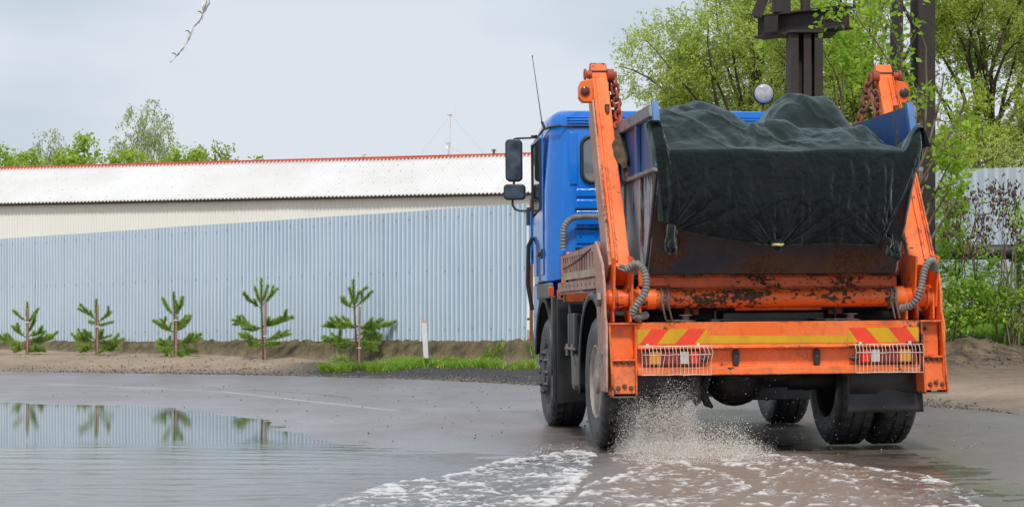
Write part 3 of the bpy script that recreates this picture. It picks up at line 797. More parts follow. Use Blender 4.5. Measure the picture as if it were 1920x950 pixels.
b = MB(); b.lathe([(.02, .1), (.12, .03), (.13, 0), (.05, .03)], mst(840, 281), (0, 1, 0), 16); b.build('small_dish', simple('dish_white2', (0.8, 0.8, 0.8), .4), mast)
b = MB()
for x_ in (785, 913): b.tube([mst(845, 221), mst(x_, 301)], .004, 4)
for x_ in (818, 880): b.tube([mst(843, 285), mst(x_, 301)], .004, 4)
b.build('guy_wire', grey, mast)
p = Wpx(680); vn = empty('roof_light', p); tag(vn, 'small white lamp on the shed ridge between the far trees and the aerial mast', 'lamp')
b = MB(); b.tube([(0, 0, 0), (0, 0, .08)], .02, 6); b.tube([(0, 0, .09), (.12, 0, .14)], .05, 8); b.build('lamp_body', M['lamp_clear'], vn)
p = Wpx(926); vn = empty('roof_vent', p); tag(vn, 'small dark vent cap on the shed ridge beside the truck mirror', 'roof vent')
b = MB(); b.tube([(0, 0, 0), (0, 0, .12)], .05, 8); b.lathe([(.10, .12), (.10, .14), (.03, .19)], (0, 0, 0), (0, 0, 1), 12); b.build('vent_body', M['steel'], vn)

# ================================================================== FAR SIDE: grey fence, pipe, steel columns
mf2, t, b_ = new_mat('grey_fence')
c = mix(t, ramp(t, noise(t, .8, 5, .6), .35, .65), (0.40, 0.48, 0.54), (0.47, 0.545, 0.60))
c = mix(t, mth(t, 'MULTIPLY', attr(t, 'crest'), .6), c, (0.66, 0.71, 0.74))  # whiter crests put the ribs' highlight into the colour
t.links.new(c, b_.inputs['Base Color']); b_.inputs['Roughness'].default_value = .45; b_.inputs['Metallic'].default_value = .2
f2 = empty('tin_fence', (8, 36, .8)); tag(f2, 'pale grey trapezoid profiled fence behind the black pipe and bushes', 'fence')
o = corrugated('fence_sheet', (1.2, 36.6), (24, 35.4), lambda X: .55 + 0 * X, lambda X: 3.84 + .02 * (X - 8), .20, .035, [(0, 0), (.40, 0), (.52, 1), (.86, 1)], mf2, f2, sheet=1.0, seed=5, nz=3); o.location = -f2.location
b = MB()
for x_ in (1.2, 4.2, 7.2, 10.2, 13.2): b.box((x_, 36.62 - (x_ - 1.2) * .05, 2.0), (.08, .08, 3.2))
for o in b.pieces('fence_post', M['rust'], f2): o.location = -f2.location
b = MB(); pts = [(3.2, 34.6, 2.25), (7.9, 34.5, 2.22), (8.25, 34.45, 2.22), (22, 34.2, 2.30)]
b.tube(pts, .135, 16); b.tube([(9.05, 34.47, 2.22), (9.13, 34.47, 2.22)], .17, 16); b.tube([(12.0, 34.4, 2.24), (12.1, 34.4, 2.24)], .17, 16)
pp = b.build('heating_pipe', simple('pipe_black', (0.022, 0.022, 0.024), .55, var=.3, dirt=(.07, .06, .05), dirt_amt=.5), None, smooth=40); tag(pp, 'thick black insulated pipe running in front of the grey fence', 'pipe')
for x_ in (5.0, 9.1, 13.0):
    b = MB(); b.tube([(x_, 34.48, .6), (x_, 34.46, 2.10)], .05, 8); b.bb(x_ - .16, x_ + .16, 34.38, 34.56, 2.05, 2.09); b.build('pipe_support', M['black'], pp)

mst_, t, b_ = new_mat('column_steel')
c = mix(t, ramp(t, noise(t, 1.3, 7, .65, (1, 1, .5)), .35, .66), (0.016, 0.012, 0.011), (0.045, 0.030, 0.026))
c = mix(t, mth(t, 'MULTIPLY', ramp(t, noise(t, 6, 7, .7), .55, .72), .5), c, (0.10, 0.05, 0.035))
t.links.new(c, b_.inputs['Base Color']); b_.inputs['Roughness'].default_value = .7; bump(t, b_, noise(t, 20, 5), .3, .01)
def colx(px, Y): return (px - 960) / 3600 * Y
Yc = 28.0
c1_ = empty('steel_column', (colx(1507, Yc), Yc, .6)); tag(c1_, 'rusty steel column with a bracket arm rising behind the covered skip', 'steel column', 'gantry columns')
L0 = c1_.location
b = MB(); x0, x1 = colx(1478, Yc) - L0.x, colx(1538, Yc) - L0.x
b.bb(x0, x0 + .115, -.25, .25, -.6, 4.54); b.bb(x0 + .115, x1 - .12, -.02, .02, -.6, 4.54); b.bb(x1 - .12, x1, -.25, .25, -.6, 4.54); b.bb(x0 + .19, x0 + .30, -.24, -.1, -.6, 4.54)
b.bb(x0 - .05, x1 + .2, -.3, .3, 4.545, 4.58)
b.build('shaft', mst_, c1_, bevel=.004)
b = MB(); rz = Matrix.Rotation(R(-42), 3, 'Z')
def br(c_, d_): b.box(Vector(c_), d_, rz)
br((.0, .1, 4.90), (1.55, .28, .03)); br((.0, .1, 4.60), (1.55, .28, .03)); br((.0, .1, 4.75), (1.55, .06, .27)); br((-.44, .26, 4.75), (.24, .02, .24))
b.build('bracket_arm', mst_, c1_, bevel=.004)
b = MB(); b.bb(-.40, -.16, .20, .5, 4.92, 7.4); b.bb(-.02, .10, 0, .2, 4.92, 7.4); b.box((-.56, .4, 5.10), (.16, .03, .46), Matrix.Rotation(.35, 3, 'Y'))
b.build('upper_shaft', mst_, c1_, bevel=.004)
c2_ = empty('steel_column', (colx(1715, Yc), Yc, .6)); tag(c2_, 'tall laced steel column with a flat brown face beside the arm lamp', 'steel column', 'gantry columns')
L0 = c2_.location; b = MB(); x0, x1 = colx(1676, Yc) - L0.x, colx(1746, Yc) - L0.x
b.bb(x1 - .235, x1, -.28, -.26, -.6, 7.2); b.bb(x1 - .235, x1, .26, .28, -.6, 7.2); b.bb(x1 - .25, x1 - .236, -.28, .28, -.6, 7.2); b.bb(x0, x0 + .08, -.28, .28, -.6, 7.2)
b.build('shaft', mst_, c2_, bevel=.004)
b = MB(); z_ = -.4
while z_ < 7.0:
    b.tube([(x0 + .06, -.24, z_), (x1 - .25, -.24, z_ + .45)], .025, 6); b.tube([(x1 - .25, -.2, z_ + .45), (x0 + .06, -.2, z_ + .9)], .025, 6); z_ += .9
b.build('lacing', mst_, c2_)

# white marker post
b = MB(); Yp = 34.2; s_ = 3600 / Yp; px_ = (799 - 960) / s_; z0_ = 1 - 66 / s_
b.prism([(-.045, -.045, 0), (.045, -.045, 0), (.045, .045, 0), (-.045, .045, 0)], (-.035, 0, .63))
wp = empty('marker_post', (px_, Yp, z0_ - .05)); tag(wp, 'white wooden marker post with a broken top standing in the grass', 'post')
b.build('post_body', simple('post_white', (0.72, 0.72, 0.71), .6, var=.08, dirt=(.45, .4, .35), dirt_amt=.3), wp, bevel=.006)
b = MB(); b.add([(-.080, -.045, .630), (.010, -.045, .630), (.010, .045, .630), (-.080, .045, .630), (-.075, -.04, .74), (-.06, .04, .72), (.004, .04, .64), (.004, -.04, .635)], [(0, 1, 2, 3), (4, 7, 6, 5), (0, 4, 7, 1), (1, 7, 6, 2), (2, 6, 5, 3), (3, 5, 4, 0)])
b.build('splintered_top', simple('raw_wood', (0.55, 0.33, 0.24), .8), wp)
# ================================================================== TRUCK
PSI, ROLL = R(6.5), R(0.5)
AX = Vector((0.646 + 1.235 * math.cos(PSI), 15 + 1.235 * math.sin(PSI), 1.235 * math.tan(ROLL)))
TM_ROT = (0, -ROLL, PSI)
def truck_empty(name, parent=None): return empty(name, AX, TM_ROT, parent)

truck = truck_empty('skip_loader_truck')
tag(truck, 'blue and orange skip loader truck seen from behind, driving through the puddle', 'truck')
T = truck

def lerp(a, b, t): return a + (b - a) * t

# ---- wheels
def make_wheel(xo, y, side, wid, kind, inner=False):
    """xo: outer face x; side -1/+1 outward."""
    r = 0.52 if kind == 'rear' else 0.515
    wh = empty('wheel', (xo - side * wid / 2, y, r), (0, 0, 0), T)
    hw = wid / 2
    prof = [(0.285, -hw + .03), (0.30, -hw + .012), (0.37, -hw), (0.43, -hw - .004), (0.478, -hw + .012), (r - .014, -hw + .03), (r, -hw + .05),
            (r, -0.055), (r - .015, -0.05), (r - .015, -0.035), (r, -0.03), (r, 0.03), (r - .015, 0.035), (r - .015, 0.05), (r, 0.055),
            (r, hw - .05), (r - .014, hw - .03), (0.478, hw - .012), (0.43, hw + .004), (0.37, hw), (0.30, hw - .012), (0.285, hw - .03)]
    def mod(j, k):
        if j in (5, 6, 15, 16): return -0.014 if (k % 4) >= 2 else 0
        if j in (7, 14): return -0.010 if (k % 4) in (1, 2) else 0
        return 0
    b = MB(); b.lathe(prof, (0, 0, 0), (1, 0, 0), 132, mod=mod, closed=True)
    b.build('tyre', M['tyre'], wh, smooth=32)
    b = MB(); o = side
    if kind == 'rear':
        p = [(0.287, o * (hw - .035)), (0.292, o * (hw - .012)), (0.280, o * (hw - .008)), (0.262, o * (hw - .03)), (0.255, o * (hw - .10)), (0.235, o * (hw - .13)),
             (0.20, o * (hw - .125)), (0.155, o * (hw - .118)), (0.15, o * (hw - .07)), (0.12, o * (hw - .045)), (0.095, o * (hw - .04)), (0.09, o * (hw - .01)), (0.03, o * (hw - .005))]
        b.lathe(p, (0, 0, 0), (1, 0, 0), 48)
        for k in range(10):
            a = 2 * math.pi * k / 10
            b.lathe([(0.02, 0), (0.02, o * .03), (0.012, o * .045)], (o * (hw - .12), math.cos(a) * .178, math.sin(a) * .178), (1, 0, 0), 6)
        b.build('rim', M['rim'] if not inner else M['rim_dark'], wh, smooth=35)
        if not inner:
            b = MB()
            for k in range(8):
                a = 2 * math.pi * (k + .5) / 8
                b.lathe([(0.024, 0), (0.024, o * .006)], (o * (hw - .1262), math.cos(a) * .222, math.sin(a) * .222), (1, 0, 0), 12)
            b.pieces('vent_hole', M['black_deep'], wh)
    else:
        p = [(0.287, o * (hw - .035)), (0.292, o * (hw - .012)), (0.280, o * (hw - .008)), (0.262, o * (hw - .03)), (0.255, o * (hw - .06)), (0.225, o * (hw - .03)),
             (0.215, o * (hw + .010)), (0.160, o * (hw + .018)), (0.150, o * (hw + .01)), (0.135, o * (hw + .012)), (0.12, o * (hw + .03)), (0.04, o * (hw + .035))]
        b.lathe(p, (0, 0, 0), (1, 0, 0), 48)
        for k in range(10):
            a = 2 * math.pi * k / 10
            b.lathe([(0.024, 0), (0.024, o * .028), (0.014, o * .036)], (o * (hw + .012), math.cos(a) * .188, math.sin(a) * .188), (1, 0, 0), 8)
        b.build('rim', M['rim_dark'], wh, smooth=35)
    return wh
for s in (-1, 1):
    make_wheel(s * 1.235, 0, s, 0.295, 'rear')
    make_wheel(s * 0.90, 0, s, 0.295, 'rear', True)
    make_wheel(s * 1.215, 3.02, s, 0.33, 'front')

# ---- chassis
b = MB()
for s in (-1, 1):
    b.bb(s * .40, s * .47, -.78, 4.0, .74, 1.0)
    b.bb(s * .40, s * .33, -.78, 4.0, .99, 1.0); b.bb(s * .40, s * .33, -.78, 4.0, .74, .75)
for y in (-.5, .7, 1.6, 2.5): b.bb(-.41, .41, y, y + .12, .78, .96)
b.build('chassis_frame', M['black'], T, bevel=.006)
b = MB()
b.tube([(-1.0, 0, .52), (-.3, 0, .52)], .085, 14); b.tube([(1.0, 0, .52), (.3, 0, .52)], .085, 14)
b.lathe([(0.05, -.22), (.16, -.19), (.235, -.09), (.245, 0), (.235, .09), (.16, .19), (.05, .22)], (-.12, 0, .56), (0, 1, 0), 28)
b.tube([(-.5, 0, .55), (-.3, 0, .58), (-.12, 0, .60), (.1, 0, .58), (.4, 0, .55)], [.09, .13, .17, .13, .09], 14)
b.tube([(-.1, .1, .56), (-.05, 1.4, .72), (0, 3.0, .8)], .06, 12)
b.build('rear_axle', M['black'], T, smooth=40)
b = MB(); b.tube([(-.95, 3.02, .5), (-.6, 3.02, .42), (.6, 3.02, .42), (.95, 3.02, .5)], .06, 10)
b.build('front_axle', M['black'], T, smooth=40)
b = MB()
for s in (-1, 1):
    b = MB()
    for k in range(5):
        L_ = .75 - k * .11
        b.tube([(s * .52, -L_, .70 - k * .018 + .05), (s * .52, 0, .64 - k * .018), (s * .52, L_, .70 - k * .018 + .05)], .012, 6)
    b.bb(s * .47, s * .57, -.06, .06, .5, .7)
    b.build('leaf_spring', M['black'], T); b = MB()

b = MB(); b.lathe([(.22, 0), (.24, .02), (.24, .78), (.22, .8)], (.85, 1.25, .66), (0, 1, 0), 28)
b.build('fuel_tank', M['steel'], T, smooth=40)
b = MB(); b.bb(-.62, .62, .45, 1.7, .62, .95); b.bb(-.95, -.5, 2.0, 2.3, .5, 1.1); b.bb(-.6, .6, 2.4, 4.0, .6, 1.15)
b.build('gearbox', M['black_deep'], T, bevel=.03)
b = MB(); b.tube([(-.95, -.2, .74), (-.5, -.22, .60), (.0, -.25, .57), (.55, -.22, .60), (1.0, -.2, .72)], .025, 8)
b.build('anti_roll_bar', M['black'], T, smooth=50)
# silencer seen under the frame
b = MB(); b.box((.13, 1.7, .62), (.34, .5, .17)); b.build('silencer', M['steel'], T, bevel=.03)
b = MB(); b.box((-.42, -.35, .52), (.05, .04, .22), Matrix.Rotation(.3, 3, 'Y')); b.tube([(-.58, -.5, .62), (-.5, -.5, .48), (-.44, -.48, .36), (-.4, -.48, .33)], [.03, .035, .03, .012], 8); b.tube([(-.66, -.5, .62), (-.6, -.5, .52), (-.52, -.5, .44), (-.41, -.5, .42)], [.015, .02, .02, .01], 8)
b.build('torn_rubber', M['black'], T, smooth=60)

# ---- rear mudguards over the duals, mud flaps
for s in (-1, 1):
    prof = []
    for k in range(25):
        a = R(-12 + 202 * k / 24)
        prof.append((math.cos(a) * .66, .545 + math.sin(a) * .665))
    b = MB(); P = []
    P = [[(s * x, y, z) for (y, z) in prof] for x in (1.255, .62)]
    rows = [[], [], [], []]
    for (y, z) in prof:
        dy, dz = y / .66 * .02, (z - .545) / .665 * .02
        rows[0].append((s * 1.258, y * .93, .545 + (z - .545) * .93)); rows[1].append((s * 1.262, y, z)); rows[2].append((s * 1.24, y + dy, z + dz)); rows[3].append((s * .62, y + dy, z + dz))
    b.grid(rows)
    o = b.build('fender', M['plastic'], T, smooth=60)
    md = o.modifiers.new('solid', 'SOLIDIFY'); md.thickness = .012
def flap(x0, x1, z0, z1, y, name='mud_flap', torn=False):
    P = []
    for i in range(13):
        row = []
        for j in range(11):
            u, v = i / 12, j / 10
            z = lerp(z0, z1, v)
            if torn: z = lerp(z0 + .03 * math.sin(i * 2.1) + (.05 if i > 8 else 0), z1, v)
            row.append((lerp(x0, x1, u), y - .02 * (1 - v) ** 2 + .008 * math.sin(u * 6 + v * 3), z))
        P.append(row)
    b = MB(); b.grid(P); o = b.build(name, M['rubber'], T, smooth=60)
    md = o.modifiers.new('solid', 'SOLIDIFY'); md.thickness = .01
M['rubber'] = simple('flap_rubber', (0.022, 0.023, 0.024), 0.5, var=0.4, scale=4, dirt=(0.06, 0.062, 0.066), dirt_amt=0.7, bmp=0.3, bscale=18)
flap(.60, 1.19, .285, .62, -.66)
flap(-1.00, -.53, .33, .62, -.66, torn=True)

# ---- bumper beam
b = MB()
b.prism([(-1.045, -.70, .98), (-1.045, -.85, .98), (-1.045, -.85, .805), (-1.045, -.875, .795), (-1.045, -.875, .785), (-1.045, -.80, .775), (-1.045, -.80, .655), (-1.045, -.86, .642), (-1.045, -.865, .588), (-1.045, -.70, .588)], (2.152, 0, 0))
b.build('bumper_beam', M['orange'], T, bevel=.004)
def strip(name, polys, mats):
    b = MB()
    for pts, mi, dy in polys:
        b.prism([(x, -.8505 - dy, z) for x, z in pts], (0, dy - .001 if dy > .002 else .0015, 0), mi)
    return b.build(name, mats, T)
def X0(px): return -1.043 + (px - 1197) * .00403
def X1(px): return .547 + (px - 1590) * .00411
# left panel: complementary slanted pieces, so no two faces overlap
def slanted(xa0, xa1, z0, z1, cuts, xfn):
    """cuts: list of (bottom px, top px) boundaries; returns consecutive quads between x ends."""
    bs = [(xa0, xa0)] + [(xfn(p), xfn(q)) for p, q in cuts] + [(xa1, xa1)]
    return [[(a[0], z0), (b_[0], z0), (b_[1], z1), (a[1], z1)] for a, b_ in zip(bs[:-1], bs[1:])]
q = slanted(-1.043, -.517, .822, .930, [(1201, 1223), (1234, 1256), (1267, 1292), (1304, 1326)], X0)
polys = [(p, i % 2, .0025) for i, p in enumerate(q)]
strip('warning_stripes', polys, [M['yellow'], M['red']])
q = slanted(.552, 1.098, .818, .928, [(1611, 1592), (1649, 1625), (1688, 1667), (1722, 1701)], X1)
strip('warning_stripes', [(p, i % 2, .0025) for i, p in enumerate(q)], [M['yellow'], M['red']])
strip('reflective_strip', [([(-.514, .822), (.549, .819), (.549, .872), (-.514, .878)], 0, .0025)], [M['yellow']])
for x, z in ((-.295, .715), (.322, .712)):
    b = MB(); pts = []
    for k in range(20):
        a = 2 * math.pi * k / 20
        pts.append((x + .024 * math.cos(a), -.80, z + (.036 if math.sin(a) > 0 else -.036) + .024 * math.sin(a)))
    b.prism(pts, (0, -.035, 0)); ob = b.build('rubber_buffer', M['plastic'], T, bevel=.006)
    b = MB(); b.lathe([(.006, 0), (.004, -.004)], (x, -.8352, z + .01), (0, 1, 0), 8); b.build('bolt', M['steel'], ob)
# tail lamps behind wire guards
for sgn, xs in ((-1, (-1.0, -.555)), (1, (.63, 1.085))):
    x0, x1 = xs
    tl = MB().bb(x0, x1, -.81, -.845, .662, .772).build('tail_lamp', M['lamp_red'], T, bevel=.008)
    def seg(a, c, mat, nm):
        xa, xb = (lerp(x0, x1, a), lerp(x0, x1, c)) if sgn < 0 else (lerp(x1, x0, a), lerp(x1, x0, c))
        MB().bb(xa, xb, -.845, -.855, .672, .765).build(nm, mat, tl, bevel=.004)
    seg(.10, .30, M['lamp_amber'], 'indicator_lens'); seg(.32, .60, M['lamp_red'], 'brake_lens'); seg(.63, .77, M['lamp_clear'], 'reversing_lens'); seg(.80, .93, M['red'], 'reflector')
    b = MB(); xx = x1 if sgn < 0 else x0
    b.lathe([(.02, 0), (.024, .02), (.012, .06)], (xx - sgn * -.005, -.83, .70), (-sgn, 0, 0), 12)
    b.build('cable_gland', M['plastic'], tl, smooth=40)
for sgn, (x0, x1) in ((-1, (-1.022, -.505)), (1, (.592, 1.112))):
    b = MB(); rnd = random.Random(5 + sgn); n = 18
    for k in range(n + 1):
        x = lerp(x0, x1, k / n); bend = rnd.uniform(-.004, .004)
        e = .02 if (k in (5, 6) and sgn < 0) else 0
        pts = [(x, -.862, .806), (x + bend - sgn * -e * .2, -.90, .800), (x + bend + (.012 if k > n - 3 and sgn < 0 else 0), -.925, .76), (x - bend - e * .5, -.925, .68), (x - e, -.92, .596), (x, -.868, .594)]
        b.tube(pts, .0023, 5)
    for z, yy in ((.803, -.896), (.742, -.930), (.594, -.925)):
        b.tube([(lerp(x0, x1, k / 8), yy + rnd.uniform(-.002, .002), z + rnd.uniform(-.003, .003)) for k in range(9)], .0030, 6)
    for x in (x0 + .04, x0 + .42):
        b.bb(x, x + .022, -.866, -.872, .795, .825)
    b.build('lamp_guard', M['white_wire'], T)

# ---- stabiliser feet at the beam ends
for s in (-1, 1):
    xo, xi = (-1.258, -1.048) if s < 0 else (1.115, 1.27)
    if s > 0: xi, xo = 1.112, 1.285
    lo, li = (-1.235, -1.045) if s < 0 else (1.33, 1.14)
    a0, a1 = min(xo, xi), max(xo, xi); c0, c1 = (min(lo, li), max(lo, li))
    b = MB(); t_ = .014
    b.bb(a0, a1, -.86, -.62, .965, .98)                               # cap plate
    b.bb(a0 + t_, a1 - t_, -.79, -.775, .705, .965)                  # back plate
    b.prism([(a0, -.86, .965), (a0 + t_, -.86, .965), (c0 + t_, -.86, .44), (c0, -.86, .44)], (0, .24, 0))
    b.prism([(a1 - t_, -.86, .965), (a1, -.86, .965), (c1, -.86, .44), (c1 - t_, -.86, .44)], (0, .24, 0))
    m0, m1 = lerp(a0, c0, .5) + t_, lerp(a1, c1, .5) - t_
    b.prism([(m0, -.81, .70), (m0, -.81, .69), (c0 + t_, -.855, .47), (c0 + t_, -.855, .455), (c0 + t_, -.80, .455), (m0, -.76, .70)], (m1 - m0, 0, 0))
    b.bb(m0, m1, -.79, -.845, .697, .712)
    sf = b.build('stabiliser_foot', M['orange'], T, bevel=.003)
    b = MB()
    for (xx, zz, yy) in ((.27, .69, -.815), (.5, .69, -.815), (.73, .69, -.815), (.25, .50, -.851), (.5, .515, -.849), (.75, .50, -.851)):
        f = (.965 - zz) / .525; xa = lerp(lerp(a0, c0, f), lerp(a1, c1, f), xx)
        b.lathe([(.018, 0), (.018, -.012), (.011, -.013), (.011, -.024)], (xa, yy, zz), (0, 1, 0), 6)
    b.pieces('bolt', M['rust'], sf)
    b = MB(); b.bb(c0 + .01, c1 - .01, -.862, -.64, .428, .4395); b.build('wear_pad', M['steel'], sf)
    # outer side plate that carries the arm pivot
    xs = (-1.262, -1.282) if s < 0 else (1.288, 1.306)
    b = MB()
    pts = [(-.60, .47), (-.84, .47), (-.86, .95), (-.80, 1.05), (-.78, 1.25), (-.70, 1.42), (-.40, 1.60), (-.27, 1.56), (-.36, 1.42), (-.44, 1.25), (-.46, 1.0), (-.50, .8)]
    b.prism([(xs[0], y, z) for y, z in pts], (xs[1] - xs[0], 0, 0))
    b.build('side_plate', M['faded'] if s < 0 else M['orange'], T, bevel=.004)
    # bracket plates round the pivot
    b = MB()
    for xx in ((-1.19, -1.06, -.985) if s < 0 else (1.255, 1.13, 1.045)):
        b.prism([(xx, -.72, .985), (xx, -.72, 1.16), (xx, -.69, 1.22), (xx, -.60, 1.25), (xx, -.48, 1.22), (xx, -.42, 1.0), (xx, -.42, .985)], (s * .016, 0, 0))
    b.pieces('pivot_bracket', M['orange'], T, bevel=.003)
    b = MB()
    x_in, x_out = (-.93, -1.25) if s < 0 else (.99, 1.29)
    b.lathe([(.075, 0), (.075, abs(x_out - x_in) - .02), (.05, abs(x_out - x_in)), (.05, abs(x_out - x_in) + .01)], (x_in, -.64, 1.155), (s, 0, 0), 24)
    for xx in ((-1.055, -1.165) if s < 0 else (1.11, 1.21)):
        b.lathe([(.05, 0), (.095, .004), (.095, .02), (.05, .024)], (xx, -.64, 1.155), (s, 0, 0), 24)
    b.build('pivot_boss', M['orange_worn'], T, smooth=35)
    b = MB(); b.lathe([(.05, 0), (.06, .005), (.06, .03), (.03, .035)], ((-1.282 if s < 0 else 1.306), -.64, 1.155), (s, 0, 0), 6)
    b.build('pivot_nut', M['steel'], T)

# ---- cross tube and straps
b = MB(); b.tube([(-.985, -.66, 1.155), (1.045, -.66, 1.155)], .070, 32)
ct = b.build('cross_tube', M['orange_worn'], T, smooth=40)
b = MB()
b.tube([(-.94, -.66, 1.155), (-.87, -.66, 1.155)], .078, 32); b.tube([(.965, -.66, 1.155), (1.04, -.66, 1.155)], .085, 32)
b.pieces('tube_collar', M['orange'], ct, smooth=40)
for x in (-.83, -.785, .93, .965):
    b = MB()
    b.tube([(x + .004 * math.sin(k), -.66 + .077 * math.cos(2 * math.pi * k / 20), 1.155 + .077 * math.sin(2 * math.pi * k / 20)) for k in range(20)], .012, 8, closed=True)
    b.tube([(x, -.735, 1.12), (x + .012, -.74, 1.05), (x + .03, -.72, .995)], .008, 6)
    b.build('clamp_ring', M['steel'], ct, smooth=50)
b = MB(); b.bb(-.93, 1.02, -.58, -.52, 1.235, 1.335); b.bb(-.93, 1.02, -.66, -.58, 1.322, 1.336); b.bb(-.93, 1.02, -.60, -.585, 1.225, 1.24)
b.prism([(.86, -.62, 1.335), (1.03, -.62, 1.335), (1.03, -.62, 1.50)], (0, .03, 0)); b.prism([(-.99, -.62, 1.43), (-.99, -.62, 1.25), (-.76, -.62, 1.25), (-.80, -.62, 1.335)], (0, .03, 0))
b.build('rear_cross_member', M['orange_worn'], T, bevel=.004)
b = MB(); b.bb(-.25, .42, -.62, -.58, 1.065, 1.09); b.build('lower_plate', M['orange'], T, bevel=.004)
b = MB(); b.bb(-.33, .46, -.55, -.3, .90, 1.055); b.build('battery_box', M['plastic'], T, bevel=.012)
b = MB(); b.tube([(-.40, -.60, .985), (-.40, -.60, 1.06), (-.385, -.60, 1.075), (-.30, -.60, 1.075)], .010, 6); b.tube([(.53, -.60, .985), (.53, -.60, 1.06), (.515, -.60, 1.075), (.42, -.60, 1.075)], .010, 6)
b.build('guard_rail', M['plastic'], T, smooth=40)
b = MB(); b.bb(-1.0, 1.06, -.45, -.43, .98, 1.24); b.build('bulkhead', M['black_deep'], T)
for x in (-.64, .63):
    b = MB(); b.lathe([(.075, 0), (.075, .008), (.03, .012), (.03, .04), (.055, .044), (.055, .052)], (x, -.66, .985), (0, 0, 1), 20)
    b.box((x - .09, -.68, .993), (.13, .05, .012)); b.build('twist_lock', M['steel'], T, smooth=40)

# ---- corrugated hoses
def corr_hose(name, pts, r, mat, parent=T, pitch=.022):
    P = [Vector(p) for p in pts]
    # catmull-rom resample
    out_ = []
    for i in range(len(P) - 1):
        p0, p1, p2, p3 = P[max(0, i - 1)], P[i], P[i + 1], P[min(len(P) - 1, i + 2)]
        n = max(2, int((p2 - p1).length / pitch * 2))
        for k in range(n):
            t = k / n
            out_.append(.5 * ((2 * p1) + (-p0 + p2) * t + (2 * p0 - 5 * p1 + 4 * p2 - p3) * t * t + (-p0 + 3 * p1 - 3 * p2 + p3) * t ** 3))
    out_.append(P[-1])
    rs = [r * (1.0 if (i // 1) % 2 == 0 else .74) for i in range(len(out_))]
    b = MB(); b.tube(out_, rs, 12)
    return b.build(name, mat, parent, smooth=25)
corr_hose('hydraulic_hose', [(-1.10, -.80, 1.38), (-1.05, -.86, 1.415), (-1.0, -.90, 1.37), (-.985, -.92, 1.28), (-1.0, -.93, 1.20), (-1.05, -.92, 1.12), (-1.08, -.90, 1.05), (-1.05, -.88, 1.022), (-.97, -.80, 1.035)], .031, M['hose'])
corr_hose('hydraulic_hose', [(1.235, -.80, 1.36), (1.22, -.85, 1.42), (1.175, -.88, 1.42), (1.13, -.90, 1.35), (1.10, -.92, 1.24), (1.07, -.92, 1.15), (1.03, -.88, 1.09), (.98, -.80, 1.07)], .030, M['hose'])
b = MB(); b.tube([(-1.17, -.76, 1.385), (-1.12, -.79, 1.365), (-1.08, -.80, 1.36)], .013, 8); b.tube([(-1.15, -.76, 1.40), (-1.10, -.80, 1.385)], .016, 8); b.tube([(1.24, -.80, 1.42), (1.235, -.80, 1.34)], .014, 8); b.tube([(1.27, -.79, 1.42), (1.27, -.79, 1.33)], .012, 8)
b.build('hose_fitting', M['steel'], T, smooth=40)

